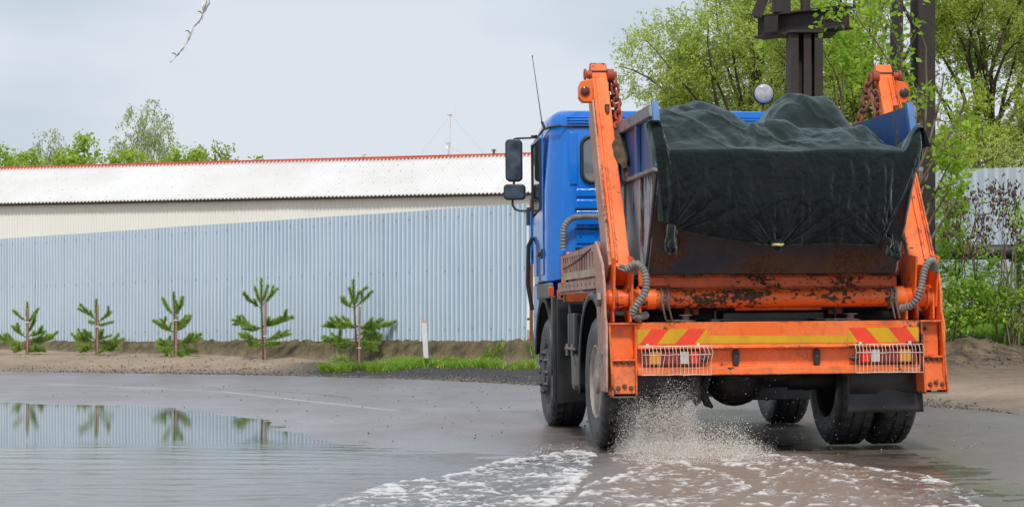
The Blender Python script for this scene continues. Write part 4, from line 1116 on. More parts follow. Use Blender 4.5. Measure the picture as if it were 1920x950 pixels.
# ---- lifting arms
for s in (-1, 1):
    bx0, bx1 = (-1.205, -1.052) if s < 0 else (1.10, 1.285)
    tx0, tx1 = (-1.158, -1.030) if s < 0 else (1.222, 1.348)
    yb, zb, yt, zt = -.66, 1.40, .56, 3.08
    d = Vector((0, yt - yb, zt - zb)).normalized(); nrm = Vector((0, -d.z, d.y))   # towards the rear
    def sect(t, ex=0, fr=0, bk=.24):
        y, z = lerp(yb, yt, t), lerp(zb, zt, t)
        xa, xb = lerp(bx0, tx0, t) - ex, lerp(bx1, tx1, t) + ex
        p = Vector((0, y, z))
        return [Vector((xa, 0, 0)) + p + nrm * fr, Vector((xb, 0, 0)) + p + nrm * fr, Vector((xb, 0, 0)) + p - nrm * bk, Vector((xa, 0, 0)) + p - nrm * bk]
    b = MB()
    def hexa(t0, t1, **k):
        a, c = sect(t0, **k), sect(t1, **k)
        b.add(a + c, [(0, 1, 2, 3), (7, 6, 5, 4), (0, 4, 5, 1), (1, 5, 6, 2), (2, 6, 7, 3), (3, 7, 4, 0)])
    hexa(0.0, .955)
    arm = b.build('lifting_arm', M['orange'], T, bevel=.006)
    # raised rib along the rear face
    b = MB(); ra, rb = sect(0, fr=.0), sect(.93, fr=.0)
    def rib(u0, u1, h, t0=0.02, t1=.93):
        vs = []
        for t in (t0, t1):
            q_ = sect(t)
            for u in (u0, u1):
                for hh in (-.004, h): vs.append(q_[0].lerp(q_[1], u) + nrm * hh)
        b.add(vs, [(0, 1, 3, 2), (4, 6, 7, 5), (0, 4, 5, 1), (2, 3, 7, 6), (0, 2, 6, 4), (1, 5, 7, 3)])
    if s < 0: rib(.02, .10, .02); rib(.24, .38, .018); rib(-.06, 0.015, .03, .0, .62)
    else: rib(.62, .76, .018); rib(.92, .99, .022)
    b.build('stiffener', M['orange'], arm, bevel=.003)
    b = MB(); hexa(.958, 1.0, ex=.004, fr=.006)
    b.build('arm_cap', M['orange'], arm, bevel=.006)
    b = MB(); hexa(.952, .9575, ex=.006, fr=.008); b.build('band', M['seal'], arm)
    # pale worn side of the arm
    xs = lambda t: lerp(bx0 if s < 0 else bx1, tx0 if s < 0 else tx1, t) + s * .004
    b = MB(); vs = []
    for t in (.0, .80):
        y, z = lerp(yb, yt, t), lerp(zb, zt, t); p = Vector((0, y, z))
        for k in (.02, -.22):
            for e in (0, s * .014): vs.append(Vector((xs(t) + e, 0, 0)) + p + nrm * k)
    b.add(vs, [(0, 1, 3, 2), (4, 6, 7, 5), (0, 4, 5, 1), (2, 3, 7, 6), (0, 2, 6, 4), (1, 5, 7, 3)])
    b.build('side_flange', M['faded'] if s < 0 else M['orange'], arm, bevel=.003)
    # lower fork plates
    b = MB()
    for xx in ((bx0, bx1 - .016) if s < 0 else (bx0, bx1 - .016)):
        b.prism([(xx, -.80, 1.46), (xx, -.74, 1.08), (xx, -.52, 1.06), (xx, -.40, 1.38), (xx, -.45, 1.50)], (.016, 0, 0))
    b.pieces('fork_plate', M['orange'], arm, bevel=.003)
    # arm lamp in a folded housing on the outer side
    px = -1.225 if s < 0 else 1.395
    b = MB(); cx_, cy_, cz_ = px, .42, 2.83
    b.prism([(cx_ - s * .06, cy_ - .05, cz_ + .10), (cx_ + s * .03, cy_ - .05, cz_ + .085), (cx_ + s * .05, cy_ - .05, cz_ + .04), (cx_ + s * .05, cy_ - .05, cz_ - .05), (cx_ + s * .02, cy_ - .05, cz_ - .085), (cx_ - s * .06, cy_ - .05, cz_ - .085)], (0, .1, 0))
    lh = b.build('lamp_housing', M['orange'], arm, bevel=.005)
    b = MB(); b.lathe([(.038, 0), (.038, -.012), (.028, -.02)], (cx_ + s * .005, cy_ - .051, cz_), (0, 1, 0), 16)
    b.build('side_lamp', M['lamp_dark'] if s < 0 else M['plastic'], lh, smooth=40)
    # chain boss on the inner side
    ix = (-1.03, 1.22)[0 if s < 0 else 1]
    b = MB(); b.lathe([(.055, 0), (.055, .05), (.035, .055), (.035, .075)], (ix, .49, 2.97), (-s, 0, 0), 20)
    b.build('chain_boss', M['rust_orange'], arm, smooth=40)
    b = MB(); b.lathe([(.03, 0), (.03, .04), (.045, .045), (.045, .06)], (-1.158 if s < 0 else 1.348, .49, 2.98), (s, 0, 0), 14)
    b.build('boss_nut', M['rust_orange'], arm, smooth=40)
    # small lug half way up
    b = MB(); q_ = sect(.76); cc = q_[0].lerp(q_[1], .72) + nrm * .02
    b.box(cc, (.035, .05, .05)); b.tube([cc + Vector((0, -.02, 0)), cc + Vector((0, -.03, -.045))], .014, 8)
    b.build('lug', M['rust'], arm, bevel=.004)
# ---- slotted side panel and rails on the near side (mirrored, plainer, on the far side)
for s in (-1, 1):
    xo = s * 1.235; xi = s * 1.215
    b = MB()
    y0, y1 = -.28, 1.72
    b.prism([(xo, y0, 1.345), (xo, y1, 1.345), (xo, y1, 1.405), (xo, y0, 1.405)], (-s * .016, 0, 0), 1)      # cream lower band
    b.prism([(xo, y0, 1.535), (xo, y1, 1.535), (xo, y1, 1.56), (xo, y0, 1.60)], (-s * .016, 0, 0))
    n = 15; ys = [y0 + (y1 - y0) * k / n for k in range(n + 1)]
    rnd = random.Random(3)
    for k in range(n + 1):
        wd = .05 if k % 4 else .10
        b.prism([(xo, max(y0, ys[k] - wd / 2), 1.405), (xo, min(y1, ys[k] + wd / 2), 1.405), (xo, min(y1, ys[k] + wd / 2), 1.535), (xo, max(y0, ys[k] - wd / 2), 1.535)], (-s * .016, 0, 0))
    b.build('slotted_panel', [M['faded'], M['cream']], T)
    b = MB(); b.bb(xi - s * .03, xi - s * .30, y0 - .02, y1, 1.33, 1.345); b.bb(xi - s * .10, xi - s * .12, y0, y1, 1.345, 1.56)
    b.build('tank_cover', M['orange_dull'], T, bevel=.003)
    b = MB(); b.bb(xo - s * .004, xo - s * .06, -.40, 2.05, 1.245, 1.328)
    rl = b.build('perforated_rail', M['faded'], T, bevel=.004)
    b = MB()
    for k in range(9):
        b.lathe([(.014, 0), (.014, s * .002)], (xo - s * .004, -.25 + k * .22, 1.287), (1, 0, 0), 12)
    b.pieces('bolt_hole', M['black_deep'], rl)
    b = MB(); b.tube([(xo + s * .01, -.33, 1.225), (xo + s * .01, 1.7, 1.225)], .006, 6)
    for y in (-.3, .6, 1.6): b.tube([(xo + s * .01, y, 1.225), (xo + s * .005, y, 1.25)], .006, 6)
    b.build('hook_rail', M['steel'], T)
    b = MB(); b.bb(s * 1.0, s * 1.2, 2.04, 2.25, 1.22, 1.30); b.bb(s * .45, s * 1.18, 2.0, 2.08, 1.16, 1.24); b.bb(s * .45, s * 1.18, -.3, -.22, 1.16, 1.24)
    b.pieces('outrigger_bracket', M['orange_dull'], T, bevel=.004)
    b = MB(); b.tube([(xo + s * .003, .1, 1.56), (xo + s * .006, .9, 1.48), (xo + s * .003, 1.66, 1.44)], .007, 5)
    b.build('cable', M['black'], T)
# deck under the skip
b = MB(); b.bb(-.62, -.50, -.5, 2.0, 1.03, 1.31); b.bb(.50, .62, -.5, 2.0, 1.03, 1.31); b.bb(-.95, .95, 0.1, .2, 1.22, 1.315); b.bb(-.95, .95, 1.5, 1.6, 1.22, 1.315)
b.pieces('subframe', M['orange_dull'], T, bevel=.006)
# tipping ram plates beside the arms
for s in (-1, 1):
    b = MB(); b.tube([(s * 1.11, .55, 1.38), (s * 1.11, -.1, 1.60), (s * 1.12, -.30, 1.75)], [.05, .05, .03], 14)
    b.build('hydraulic_ram', M['black'], T, smooth=40)
    b = MB(); b.prism([(s * 1.20, -.15, 1.30), (s * 1.20, .35, 1.30), (s * 1.20, .30, 1.50), (s * 1.20, .0, 1.62), (s * 1.20, -.2, 1.55)], (-s * .02, 0, 0))
    b.tube([(s * 1.17, -.36, 1.33), (s * 1.26, -.36, 1.33)], .045, 14)
    b.build('ram_bracket', M['orange_dull'], T, bevel=.003)
# orange guard rail and corrugated intake hose behind the cab
b = MB(); b.tube([(-1.115, 2.50, 1.26), (-1.115, 2.50, 1.60)], .022, 10); b.tube([(-1.115, 2.50, 1.58), (-1.08, 2.5, 1.60), (-.5, 2.50, 1.60)], .022, 10)
b.build('support_rail', M['orange'], T, smooth=40)
corr_hose('intake_hose', [(-1.115, 2.50, 1.62), (-1.115, 2.50, 1.78), (-1.10, 2.50, 1.86), (-1.05, 2.5, 1.915), (-.96, 2.5, 1.94), (-.7, 2.5, 1.94), (-.4, 2.5, 1.93)], .030, M['hose'], pitch=.026)
b = MB(); b.tube([(-1.115, 2.50, 1.60), (-1.115, 2.50, 1.64)], .034, 12); b.build('hose_collar', M['blue'], T, smooth=40)

# ---- black boxes between the axles
b = MB()
b.bb(-1.20, -.55, 2.38, 2.42, .255, 1.20); b.prism([(-1.235, 2.40, 1.22), (-1.235, 2.40, .30), (-1.20, 2.40, .255), (-1.20, 2.40, 1.22)], (0, .10, 0))
b.build('front_mudguard_panel', M['plastic'], T, bevel=.008)
b = MB(); b.bb(1.20, .55, 2.38, 2.42, .255, 1.20); b.build('front_mudguard_panel', M['plastic'], T, bevel=.008)
for s in (-1, 1):
    b = MB(); rows = [[], [], []]
    for k in range(17):
        a = R(10 + 175 * k / 16); c_, s_ = math.cos(a), math.sin(a)
        y, z = 3.02 - c_ * -.60 * 1, .56 + s_ * .66
        rows[0].append((s * 1.238, 3.02 + (y - 3.02) * .93, .56 + (z - .56) * .93)); rows[1].append((s * 1.245, y, z)); rows[2].append((s * .80, y, z))
    b.grid(rows); o = b.build('front_fender', M['plastic'], T, smooth=60); md = o.modifiers.new('solid', 'SOLIDIFY'); md.thickness = .012
b = MB()
for k in range(3): b.bb(-1.225, -1.00, 1.10 + k * .145, 1.10 + k * .145 + .13, .74, 1.06)
b.bb(-1.20, -1.02, 1.10, 1.52, .76, 1.04)
tb = b.build('tool_box', M['plastic'], T, bevel=.018)
b = MB(); b.tube([(-1.235, 1.05, .76), (-1.235, 1.55, .76)], .012, 6); b.tube([(-1.235, 1.16, .70), (-1.235, 1.16, .80)], .016, 6); b.tube([(-1.235, 1.46, .70), (-1.235, 1.46, .80)], .016, 6)
b.build('latch', M['plastic_grey'], tb)
b = MB(); b.prism([(-1.225, 1.14, .72), (-1.225, 1.14, .45), (-1.225, 1.20, .41), (-1.225, 1.30, .46), (-1.225, 1.32, .70)], (.10, 0, 0))
b.build('wheel_chock', M['plastic_grey'], T, bevel=.012)
b = MB(); b.lathe([(.06, 0), (.07, .01), (.07, .12), (.06, .13), (.07, .14), (.07, .26), (.06, .27), (.07, .28), (.07, .40), (.05, .42)], (-1.10, .78, .42), (0, 0, 1), 20)
b.build('air_dryer', M['plastic'], T, smooth=40)
b = MB(); b.bb(-1.0, -.6, .75, 1.6, .55, .98); b.build('battery_box', M['black'], T, bevel=.015)
b = MB(); b.tube([(-1.20, .72, 1.12), (-.6, .75, 1.12)], .055, 16); b.tube([(-1.18, 1.7, 1.08), (-.6, 1.7, 1.10)], .07, 16); b.pieces('air_tank', M['black'], T, smooth=40)

# ---- CAB
def ring(y, ins, z0, zr, wtop=.0):
    """cross section of the cab at y: half width 1.235-ins, bottom z0, roof zr"""
    w_ = 1.235 - ins; r = .13; pts = []
    def arc(cx, cz, a0, a1, rr, n=7):
        for k in range(n + 1):
            a = R(a0 + (a1 - a0) * k / n); pts.append((cx + rr * math.cos(a), y, cz + rr * math.sin(a)))
    pts.append((w_, y, z0)); pts.append((w_, y, z0 + .3)); pts.append((w_ - .004, y, 2.2))
    wt = w_ - .045
    arc(wt - r, zr - r * .8, 0, 80, r)
    arc(-wt + r, zr - r * .8, 100, 180, r)
    pts.append((-w_ + .004, y, 2.2)); pts.append((-w_, y, z0 + .3)); pts.append((-w_, y, z0))
    return [Vector(p) for p in pts]
b = MB()
st = [(2.600, .150, 1.38, 2.875), (2.606, .125, 1.375, 2.888), (2.625, .105, 1.37, 2.893), (2.72, .045, 1.36, 2.905), (2.78, .012, 1.36, 2.912), (2.84, 0, 1.36, 2.915), (3.4, 0, 1.36, 2.925),
      (3.75, .01, 1.33, 2.90), (3.95, .05, 1.33, 2.85), (4.05, .11, 1.33, 2.72)]
rings = [ring(*q_) for q_ in st]
n = len(rings[0]); vs = [p for r_ in rings for p in r_]; fs = []
for i in range(len(rings) - 1):
    for k in range(n):
        l = (k + 1) % n; fs.append((i * n + k, i * n + l, (i + 1) * n + l, (i + 1) * n + k))
fs.append(tuple(range(n))); fs.append(tuple((len(rings) - 1) * n + k for k in range(n - 1, -1, -1)))
b.add(vs, fs)
b.bb(-1.20, 1.20, 3.62, 4.05, .72, 1.34)     # nose below the floor in front of the wheels
b.bb(-1.15, 1.15, 4.04, 4.12, .55, .95)
cab = b.build('cab', M['blue'], T, smooth=32)
cab.modifiers.new('bevel', 'BEVEL').width = .012
# pressed panels of the rear wall
b = MB()
b.bb(-.98, -.10, 2.585, 2.603, 2.02, 2.10); b.bb(-.98, .9, 2.584, 2.603, 1.87, 2.0); b.bb(-.98, .9, 2.585, 2.603, 1.70, 1.82); b.bb(-.98, .9, 2.585, 2.603, 1.50, 1.64)
b.bb(-1.035, -.965, 2.585, 2.603, 2.24, 2.72); b.bb(-.98, .95, 2.585, 2.603, 2.13, 2.20)
b.pieces('pressed_panel', M['blue'], cab, bevel=.007, seg=3)
b = MB()
for z in (2.012, 1.832, 1.652): b.bb(-.99, .9, 2.580, 2.599, z, z + .013)
b.pieces('panel_gap', M['seal'], cab)
b = MB()
for x, z in ((-.94, 1.76), (-.80, 1.76), (-.64, 1.76)): b.lathe([(.011, 0), (.008, -.012)], (x, 2.594, z), (0, 1, 0), 8)
b.pieces('rivet', M['seal'], cab)
# gutter and roof ribs
b = MB()
b.tube([(-1.12, 2.588, 2.775), (-.2, 2.588, 2.78), (.95, 2.588, 2.775)], .010, 6); b.tube([(-1.12, 2.588, 2.775), (-1.20, 2.72, 2.775), (-1.235, 2.9, 2.775), (-1.235, 3.8, 2.70)], .012, 6)
b.build('roof_gutter', M['seal'], cab)
b = MB()
for k in range(3):
    b.tube([(-1.06, 2.592 + .004 * k, 2.805 + k * .026), (.98, 2.592 + .004 * k, 2.805 + k * .026)], .007, 6)
b.bb(-.95, .95, 2.75, 3.7, 2.905, 2.93)
b.build('roof_rib', M['blue'], cab, bevel=.004)
# rear windows with rubber seals
def rr(x0, x1, z0, z1, r, y, n=6):
    pts = []
    for cx, cz, a0 in ((x1 - r, z1 - r, 0), (x0 + r, z1 - r, 90), (x0 + r, z0 + r, 180), (x1 - r, z0 + r, 270)):
        for k in range(n + 1):
            a = R(a0 + 90 * k / n); pts.append((cx + r * math.cos(a), y, cz + r * math.sin(a)))
    return pts
for x0, x1 in ((-.925, -.35), (.35, .925)):
    b = MB(); b.prism(rr(x0, x1, 2.26, 2.68, .09, 2.588), (0, .010, 0)); wn = b.build('window', M['glass'], cab)
    b = MB(); b.tube(rr(x0, x1, 2.26, 2.68, .09, 2.588), .017, 8, closed=True); b.build('window_seal', M['seal'], wn, smooth=60)
    b = MB(); b.bb(x0 + .03, x1 - .03, 2.5845, 2.587, 2.275, 2.34); b.build('window_ledge', M['plastic_grey'], wn)
# doors
M['blue_side'] = M['blue']
for s in (-1, 1):
    xo = s * 1.2365
    b = MB()
    b.prism([(xo, 2.92, 1.42), (xo, 3.62, 1.42), (xo, 3.72, 2.1), (xo, 3.66, 2.72), (xo, 2.92, 2.74)], (s * .012, 0, 0))
    dr = b.build('door', M['blue'], T, bevel=.006)
    b = MB(); b.prism([(xo + s * .0125, 3.04, 2.08), (xo + s * .0125, 3.60, 2.02), (xo + s * .0125, 3.60, 2.66), (xo + s * .0125, 3.04, 2.67)], (s * .004, 0, 0)); b.build('window', M['glass_dark'], dr)
    b = MB(); b.tube([(xo + s * .018, 3.02, 2.05), (xo + s * .018, 3.62, 2.0), (xo + s * .018, 3.62, 2.68), (xo + s * .018, 3.02, 2.69)], .012, 6, closed=True); b.build('window_seal', M['seal'], dr)
    b = MB(); b.box((xo + s * .03, 3.02, 1.62), (.05, .14, .05)); b.box((xo + s * .02, 3.02, 1.62), (.02, .18, .09)); b.build('door_handle', M['plastic'], dr, bevel=.01)
    b = MB(); b.tube([(xo + s * .02, 3.60, 1.80), (xo + s * .06, 3.62, 1.72), (xo + s * .065, 3.66, 1.35), (xo + s * .02, 3.70, 1.1)], .022, 8); b.build('grab_handle', M['seal'], T, smooth=40)
    b = MB(); b.bb(s * 1.19, s * 1.236, 2.64, 3.5, 1.20, 1.345); b.build('cab_sill', M['plastic_grey'], T, bevel=.012)
    b = MB(); b.box((s * 1.215, 2.62, 1.26), (.05, .03, .09)); b.box((s * 1.17, 2.43, 1.215), (.035, .03, .12)); b.pieces('side_marker', M['lamp_marker'], T, bevel=.006)
    # corner wind deflector
    b = MB(); b.prism([(s * 1.225, 3.72, 1.55), (s * 1.262, 3.70, 1.55), (s * 1.262, 3.72, 2.05), (s * 1.225, 3.74, 2.1)], (0, .18, 0)); b.build('corner_panel', M['blue'], T, bevel=.01)
# mirrors
for s in (-1, 1):
    mx0, mx1, z0, z1, y = (1.315, 1.480, 2.36, 2.775, 3.86)
    b = MB(); b.prism(rr(s * mx0, s * mx1, z0, z1, .04 * s, y) if s > 0 else rr(-mx1, -mx0, z0, z1, .045, y), (0, .09, 0))
    mr = b.build('mirror', M['plastic'], T, bevel=.012); turn = Matrix.Translation((s * 1.4, y + .05, 0)) @ Matrix.Rotation(R(-11.5) * (1 if s < 0 else -1), 4, 'Z') @ Matrix.Translation((-s * 1.4, -y - .05, 0)); mr.matrix_local = turn
    a0, a1 = (-mx1 + .014, -mx0 - .014) if s < 0 else (mx0 + .014, mx1 - .014)
    b = MB(); P_ = rr(a0, a1, z0 + .014, z1 - .014, .035, y - .0025); b.prism(P_, (0, .002, 0)); b.build('mirror_glass', M['mirror'], mr)
    b = MB(); a0, a1 = (-1.50, -1.285) if s < 0 else (1.285, 1.50)
    b.prism(rr(a0, a1, 2.18, 2.335, .04, y), (0, .08, 0)); wm = b.build('wide_mirror', M['plastic'], T, bevel=.012); wm.matrix_local = turn
    b = MB(); b.prism(rr(a0 + .014, a1 - .014, 2.194, 2.321, .03, y - .0025), (0, .002, 0)); b.build('mirror_glass', M['mirror'], wm)
    b = MB()
    b.tube([(s * 1.40, y + .05, 2.745), (s * 1.395, y + .05, 2.78), (s * 1.37, y + .05, 2.785), (s * 1.24, 3.80, 2.78), (s * 1.19, 3.75, 2.80)], .010, 8)
    b.tube([(s * 1.40, y + .05, 2.30), (s * 1.40, y + .05, 2.40)], .012, 8)
    b.tube([(s * 1.415, y + .05, 2.19), (s * 1.415, y + .05, 2.13), (s * 1.39, y + .05, 2.09), (s * 1.35, y + .05, 2.075), (s * 1.24, y, 2.07)], .012, 8)
    b.box((s * 1.24, y, 2.01), (.09, .1, .16)); b.box((s * 1.26, y, 2.085), (.04, .05, .04))
    b.box((s * 1.21, 3.80, 2.79), (.06, .05, .03))
    b.build('mirror_bracket', M['plastic'], T, bevel=.006)
# antenna
b = MB(); b.tube([(-1.215, 3.00, 2.80), (-1.225, 3.08, 2.86)], .014, 8); b.tube([(-1.225, 3.08, 2.85), (-1.235, 3.25, 3.10), (-1.245, 3.60, 3.54)], [.006, .0045, .003], 6)
b.lathe([(.006, 0), (.006, .02)], (-1.245, 3.60, 3.54), (0, .4, .9), 6)
b.build('antenna', M['seal'], T)
# roof work lamp
wl = MB(); c_ = Vector((.817, 2.72, 3.095))
wl.lathe([(.03, .09), (.07, .07), (.098, .02), (.102, 0), (.098, -.008), (.092, -.010)], c_, (0, 1, 0), 32)
lamp = wl.build('work_lamp', M['seal'], T, smooth=40)
b = MB(); b.lathe([(.0915, .0), (.088, -.016), (.06, -.026), (.03, -.030), (.005, -.031)], c_, (0, 1, 0), 32); b.build('lamp_lens', M['lens'], lamp, smooth=60)
b = MB(); b.tube([c_ + Vector((0, .03, -.09)), c_ + Vector((0, .03, -.17))], .012, 8); b.box(c_ + Vector((0, .03, -.175)), (.08, .05, .012)); b.build('lamp_bracket', M['rust'], lamp, smooth=40)

# ================================================================== SKIP
skip = truck_empty('waste_skip')
tag(skip, 'rusty blue steel skip carried on the back of the truck between the orange arms', 'skip')
S = skip
XL, XR = -.95, .96
t_ = .012
side = [(-1.255, 2.08), (-1.25, 2.24), (-1.13, 2.56), (1.02, 2.56), (1.05, 2.08)]
low = [(-1.255, 2.08), (1.05, 2.08), (.60, 1.345), (-.76, 1.345)]
for s, x in ((-1, XL), (1, XR)):
    b = MB(); b.prism([(x, y, z) for y, z in side], (-s * t_, 0, 0)); b.build('upper_side', M['skip_blue'], S)
    b = MB(); b.prism([(x, y, z) for y, z in low], (-s * t_, 0, 0)); b.build('lower_side', M['skip_side'], S)
    b = MB(); b.prism([(x, -1.145, 2.47), (x, -1.118, 2.56), (x, 1.02, 2.56), (x, 1.02, 2.47)], (s * .045, 0, 0)); b.build('top_band', M['skip_band'], S, bevel=.005)
    b = MB(); b.bb(x, x + s * .05, -1.255, 1.04, 2.065, 2.095); b.build('mid_flange', M['skip_band'], S, bevel=.003)
    b = MB()
    for y in (-.55, .35): b.bb(x + s * .001, x + s * .035, y, y + .07, 2.096, 2.468)
    b.pieces('side_rib', M['skip_blue'], S, bevel=.004)
    b = MB()
    for y in (-.62, .1): b.bb(x + s * .001, x + s * .02, y, y + .05, 1.40, 2.064)
    b.pieces('side_rib', M['skip_side'], S, bevel=.004)
    # end edge plate: sits on the rear edge of each side wall
    b = MB(); b.prism([(x + s * .022, -1.262, 2.10), (x + s * .022, -1.256, 2.26), (x + s * .022, -1.12, 2.585), (x + s * .022, -1.07, 2.565), (x + s * .022, -1.20, 2.25), (x + s * .022, -1.21, 2.10)], (-s * .05, 0, 0)); b.build('end_edge', M['skip_edge'], S, bevel=.004)
    b = MB(); b.tube([(x, .45, 2.27), (x + s * .11, .45, 2.27)], .035, 14); b.build('lifting_pin', M['rust'], S, smooth=40)
def wallq(name, y0, z0, y1, z1, mat, bev=0):
    b = MB(); v = Vector((0, z1 - z0, -(y1 - y0))).normalized() * t_
    b.prism([(XL + t_, y0, z0), (XR - t_, y0, z0), (XR - t_, y1, z1), (XL + t_, y1, z1)], v); return b.build(name, mat, S)
wallq('rear_wall', -1.255, 2.20, -.76, 1.345, M['skip_rust'])
wallq('front_wall', 1.04, 2.50, .60, 1.345, M['skip_side'])
b = MB(); b.bb(XL + t_, XR - t_, -.755, .60, 1.338, 1.350); b.build('floor_plate', M['skip_rust'], S)
b = MB(); b.prism([(XL - .004, -1.262, 2.10), (XL - .004, -1.20, 2.10), (XL - .004, -.735, 1.335), (XL - .004, -.80, 1.335)], (-.012, 0, 0)); b.build('corner_strip', M['black'], S, bevel=.003)
b = MB(); b.tube([(XL + .02, -1.235, 2.165), (XR - .02, -1.235, 2.165)], .022, 10); b.build('rear_rim', M['skip_band'], S, smooth=40)
for x in (-.80, .83):
    b = MB(); 
    for e in (-.028, .018): b.prism([(x + e, -1.00, 1.62), (x + e, -1.03, 1.52), (x + e, -1.0, 1.47), (x + e, -.86, 1.50), (x + e, -.92, 1.62)], (.010, 0, 0))
    b.build('hook_lug', M['steel'], S, bevel=.003)
for xx in (-.6, .6):
    b = MB(); b.bb(xx - .05, xx + .05, -.7, .55, 1.315, 1.3375); b.build('skid', M['rust'], S)
# rubbish heap inside the skip, under the net
ny, nx = 40, 40
def heap_z(x, y):
    z = 2.16 + .30 * np.exp(-(((x + .62) / .36) ** 2 + ((y + .35) / .7) ** 2)) + .48 * np.exp(-(((x - .30) / .42) ** 2 + ((y - .05) / .55) ** 2))
    return z
yy, xx = np.meshgrid(np.linspace(-1.15, .95, ny), np.linspace(XL + .03, XR - .03, nx), indexing='ij')
zz = np.minimum(heap_z(xx, yy) - .10, 2.6) + .05 * fbm(xx * 5, yy * 5, 4)
V = np.stack([xx.ravel(), yy.ravel(), zz.ravel()], 1)
F = np.array([(i * nx + j, i * nx + j + 1, (i + 1) * nx + j + 1, (i + 1) * nx + j) for i in range(ny - 1) for j in range(nx - 1)])
o = np_mesh('rubbish_heap', V, F, simple('rubbish', (0.10, 0.09, 0.08), 0.9, var=.6, scale=14), None, True)
o.location = AX; o.rotation_euler = TM_ROT
tag(o, 'heap of mixed rubbish filling the skip beneath the dark net', 'rubbish heap')

# ================================================================== NET / TARP
mt, t, bb_ = new_mat('net_fabric')
fine = nd(t, 'ShaderNodeTexWave'); fine.inputs['Scale'].default_value = 34; fine.inputs['Distortion'].default_value = 1.5; fine.inputs['Detail'].default_value = 2
tcn = nd(t, 'ShaderNodeTexCoord'); t.links.new(tcn.outputs['Object'], fine.inputs['Vector'])
bc = mix(t, ramp(t, noise(t, 5, 6, .65), .3, .7), (0.009, 0.0120, 0.0118), (0.016, 0.0210, 0.0205))
bc = mix(t, mth(t, 'MULTIPLY', fine.outputs[1], .25), bc, (0.025, 0.032, 0.032))
bc = mix(t, mth(t, 'MULTIPLY', ramp(t, noise(t, 1.6, 5, .6), .55, .8), .35), bc, (0.04, 0.037, 0.032))
t.links.new(bc, bb_.inputs['Base Color']); bb_.inputs['Roughness'].default_value = .95
bb_.inputs['Sheen Weight'].default_value = .58; bb_.inputs['Sheen Roughness'].default_value = .42
bb_.inputs['Sheen Tint'].default_value = (.72, .92, .93, 1); bb_.inputs['Specular IOR Level'].default_value = .05
hh = mth(t, 'ADD', noise(t, 30, 7, .75, None, 'Object', .8), mth(t, 'MULTIPLY', fine.outputs[1], .12))
bump(t, bb_, hh, .22, .008)
# -- the sheet: parameter u across, v from the front of the load back over the rim and down to the hem
nu, nv = 330, 360
u = np.linspace(0, 1, nu)[:, None] * np.ones((1, nv)); v = np.linspace(0, 1, nv)[None, :] * np.ones((nu, 1))
VT = .56                                   # v where the sheet turns over the rear rim
XA, XB = -1.015, 1.065
xt = XA + (XB - XA) * u
# top part
vt = np.clip(v / VT, 0, 1); yt = .75 + (-1.275 - .75) * vt
def gs(x, y, cx, cy, sx, sy): return np.exp(-(((x - cx) / sx) ** 2 + ((y - cy) / sy) ** 2))
def sstep(a, b_, x): q_ = np.clip((x - a) / (b_ - a), 0, 1); return q_ * q_ * (3 - 2 * q_)
m1 = .43 * np.exp(-np.abs((xt + .54) / .46) ** 3.6 - np.abs((yt + .35) / .62) ** 2.4)
m2 = .55 * np.where(xt < .54, np.exp(-np.abs((xt - .54) / .46) ** 5.0), np.exp(-np.abs((xt - .54) / .48) ** 2.4)) * np.exp(-np.abs((yt - .12) / .58) ** 2.4)
m3 = .27 * np.exp(-np.abs((xt - .06) / .32) ** 2.2 - np.abs((yt + .62) / .40) ** 2.2)
m4 = .24 * np.exp(-np.abs((xt - .48) / .42) ** 2.2 - np.abs((yt + .72) / .42) ** 2.2)
m5 = .27 * np.exp(-np.abs((xt - .80) / .20) ** 3 - np.abs((yt + .55) / .50) ** 3)
zt = 2.20 + (m1 ** 3.5 + m2 ** 3.5 + m3 ** 3.5 + m4 ** 3.5 + m5 ** 3.5) ** (1 / 3.5) * (1 + .22 * fbm(xt * 2.6 + yt, yt * 1.8 - xt, 303, 3)) * (1 - .06 * vt) + .12 * np.minimum(m1, m3)
# crest fold that runs from the rim up the valley between the mounds
fold = np.exp(-((xt - (-.30 + .35 * (yt + 1.25))) / .035) ** 2) * sstep(-1.25, -1.05, yt) * sstep(.1, -.5, yt)
zt += .035 * fold
# right side: valley beside the raised end of the side wall, then up over the wall edge
zt -= .04 * np.exp(-((xt - .86) / .10) ** 2) * sstep(-1.27, -1.0, yt) * sstep(.2, -.5, yt)
zrim = 2.205 + .235 * sstep(-.87, -.95, xt) + .19 * sstep(.84, .98, xt) - .13 * sstep(1.0, 1.065, xt)
ezone = sstep(-1.02, -1.20, yt); zt = np.maximum(zt, 2.20 + (zrim - 2.205) * ezone)
zt = np.minimum(zt, 2.80)
# wrinkles on the top
rim_fade = sstep(-1.27, -1.15, yt)
zt += (.012 * fbm(xt * 5 + yt * 2, yt * 3, 11, 3, .4) + .030 * fbm(xt * 7 + yt * 2.2, yt * .9 - xt * .4, 19, 2, .4) + .022 * fbm(xt * 3 - yt * 6, yt * .7 + xt * .8, 29, 2, .4)) * rim_fade
wr = np.abs(fbm(xt * 3.5 + 1.5 * yt, yt * 2.0 - xt * 1.0, 23, 3)); zt += (.012 * np.exp(-(wr / .10) ** 2)) * rim_fade
wr = np.abs(fbm(xt * 7 - 2.5 * yt, yt * 4, 37, 3)); zt += (.005 * np.exp(-(wr / .10) ** 2)) * rim_fade
zt = np.maximum(zt, 2.195)
# keep the left-front and right-front of the sheet inside the box, showing the side walls
# rear drape
vd = np.clip((v - VT) / (1 - VT), 0, 1)
# hem height across, dipping to the tie points
ties = [(-.845, 1.665), (-.055, 1.535), (.815, 1.535)]
def hemz(x): return np.interp(x, [-1.0, -.845, -.6, -.35, -.055, .25, .815, 1.06], [1.72, 1.665, 1.615, 1.57, 1.535, 1.548, 1.535, 1.60])
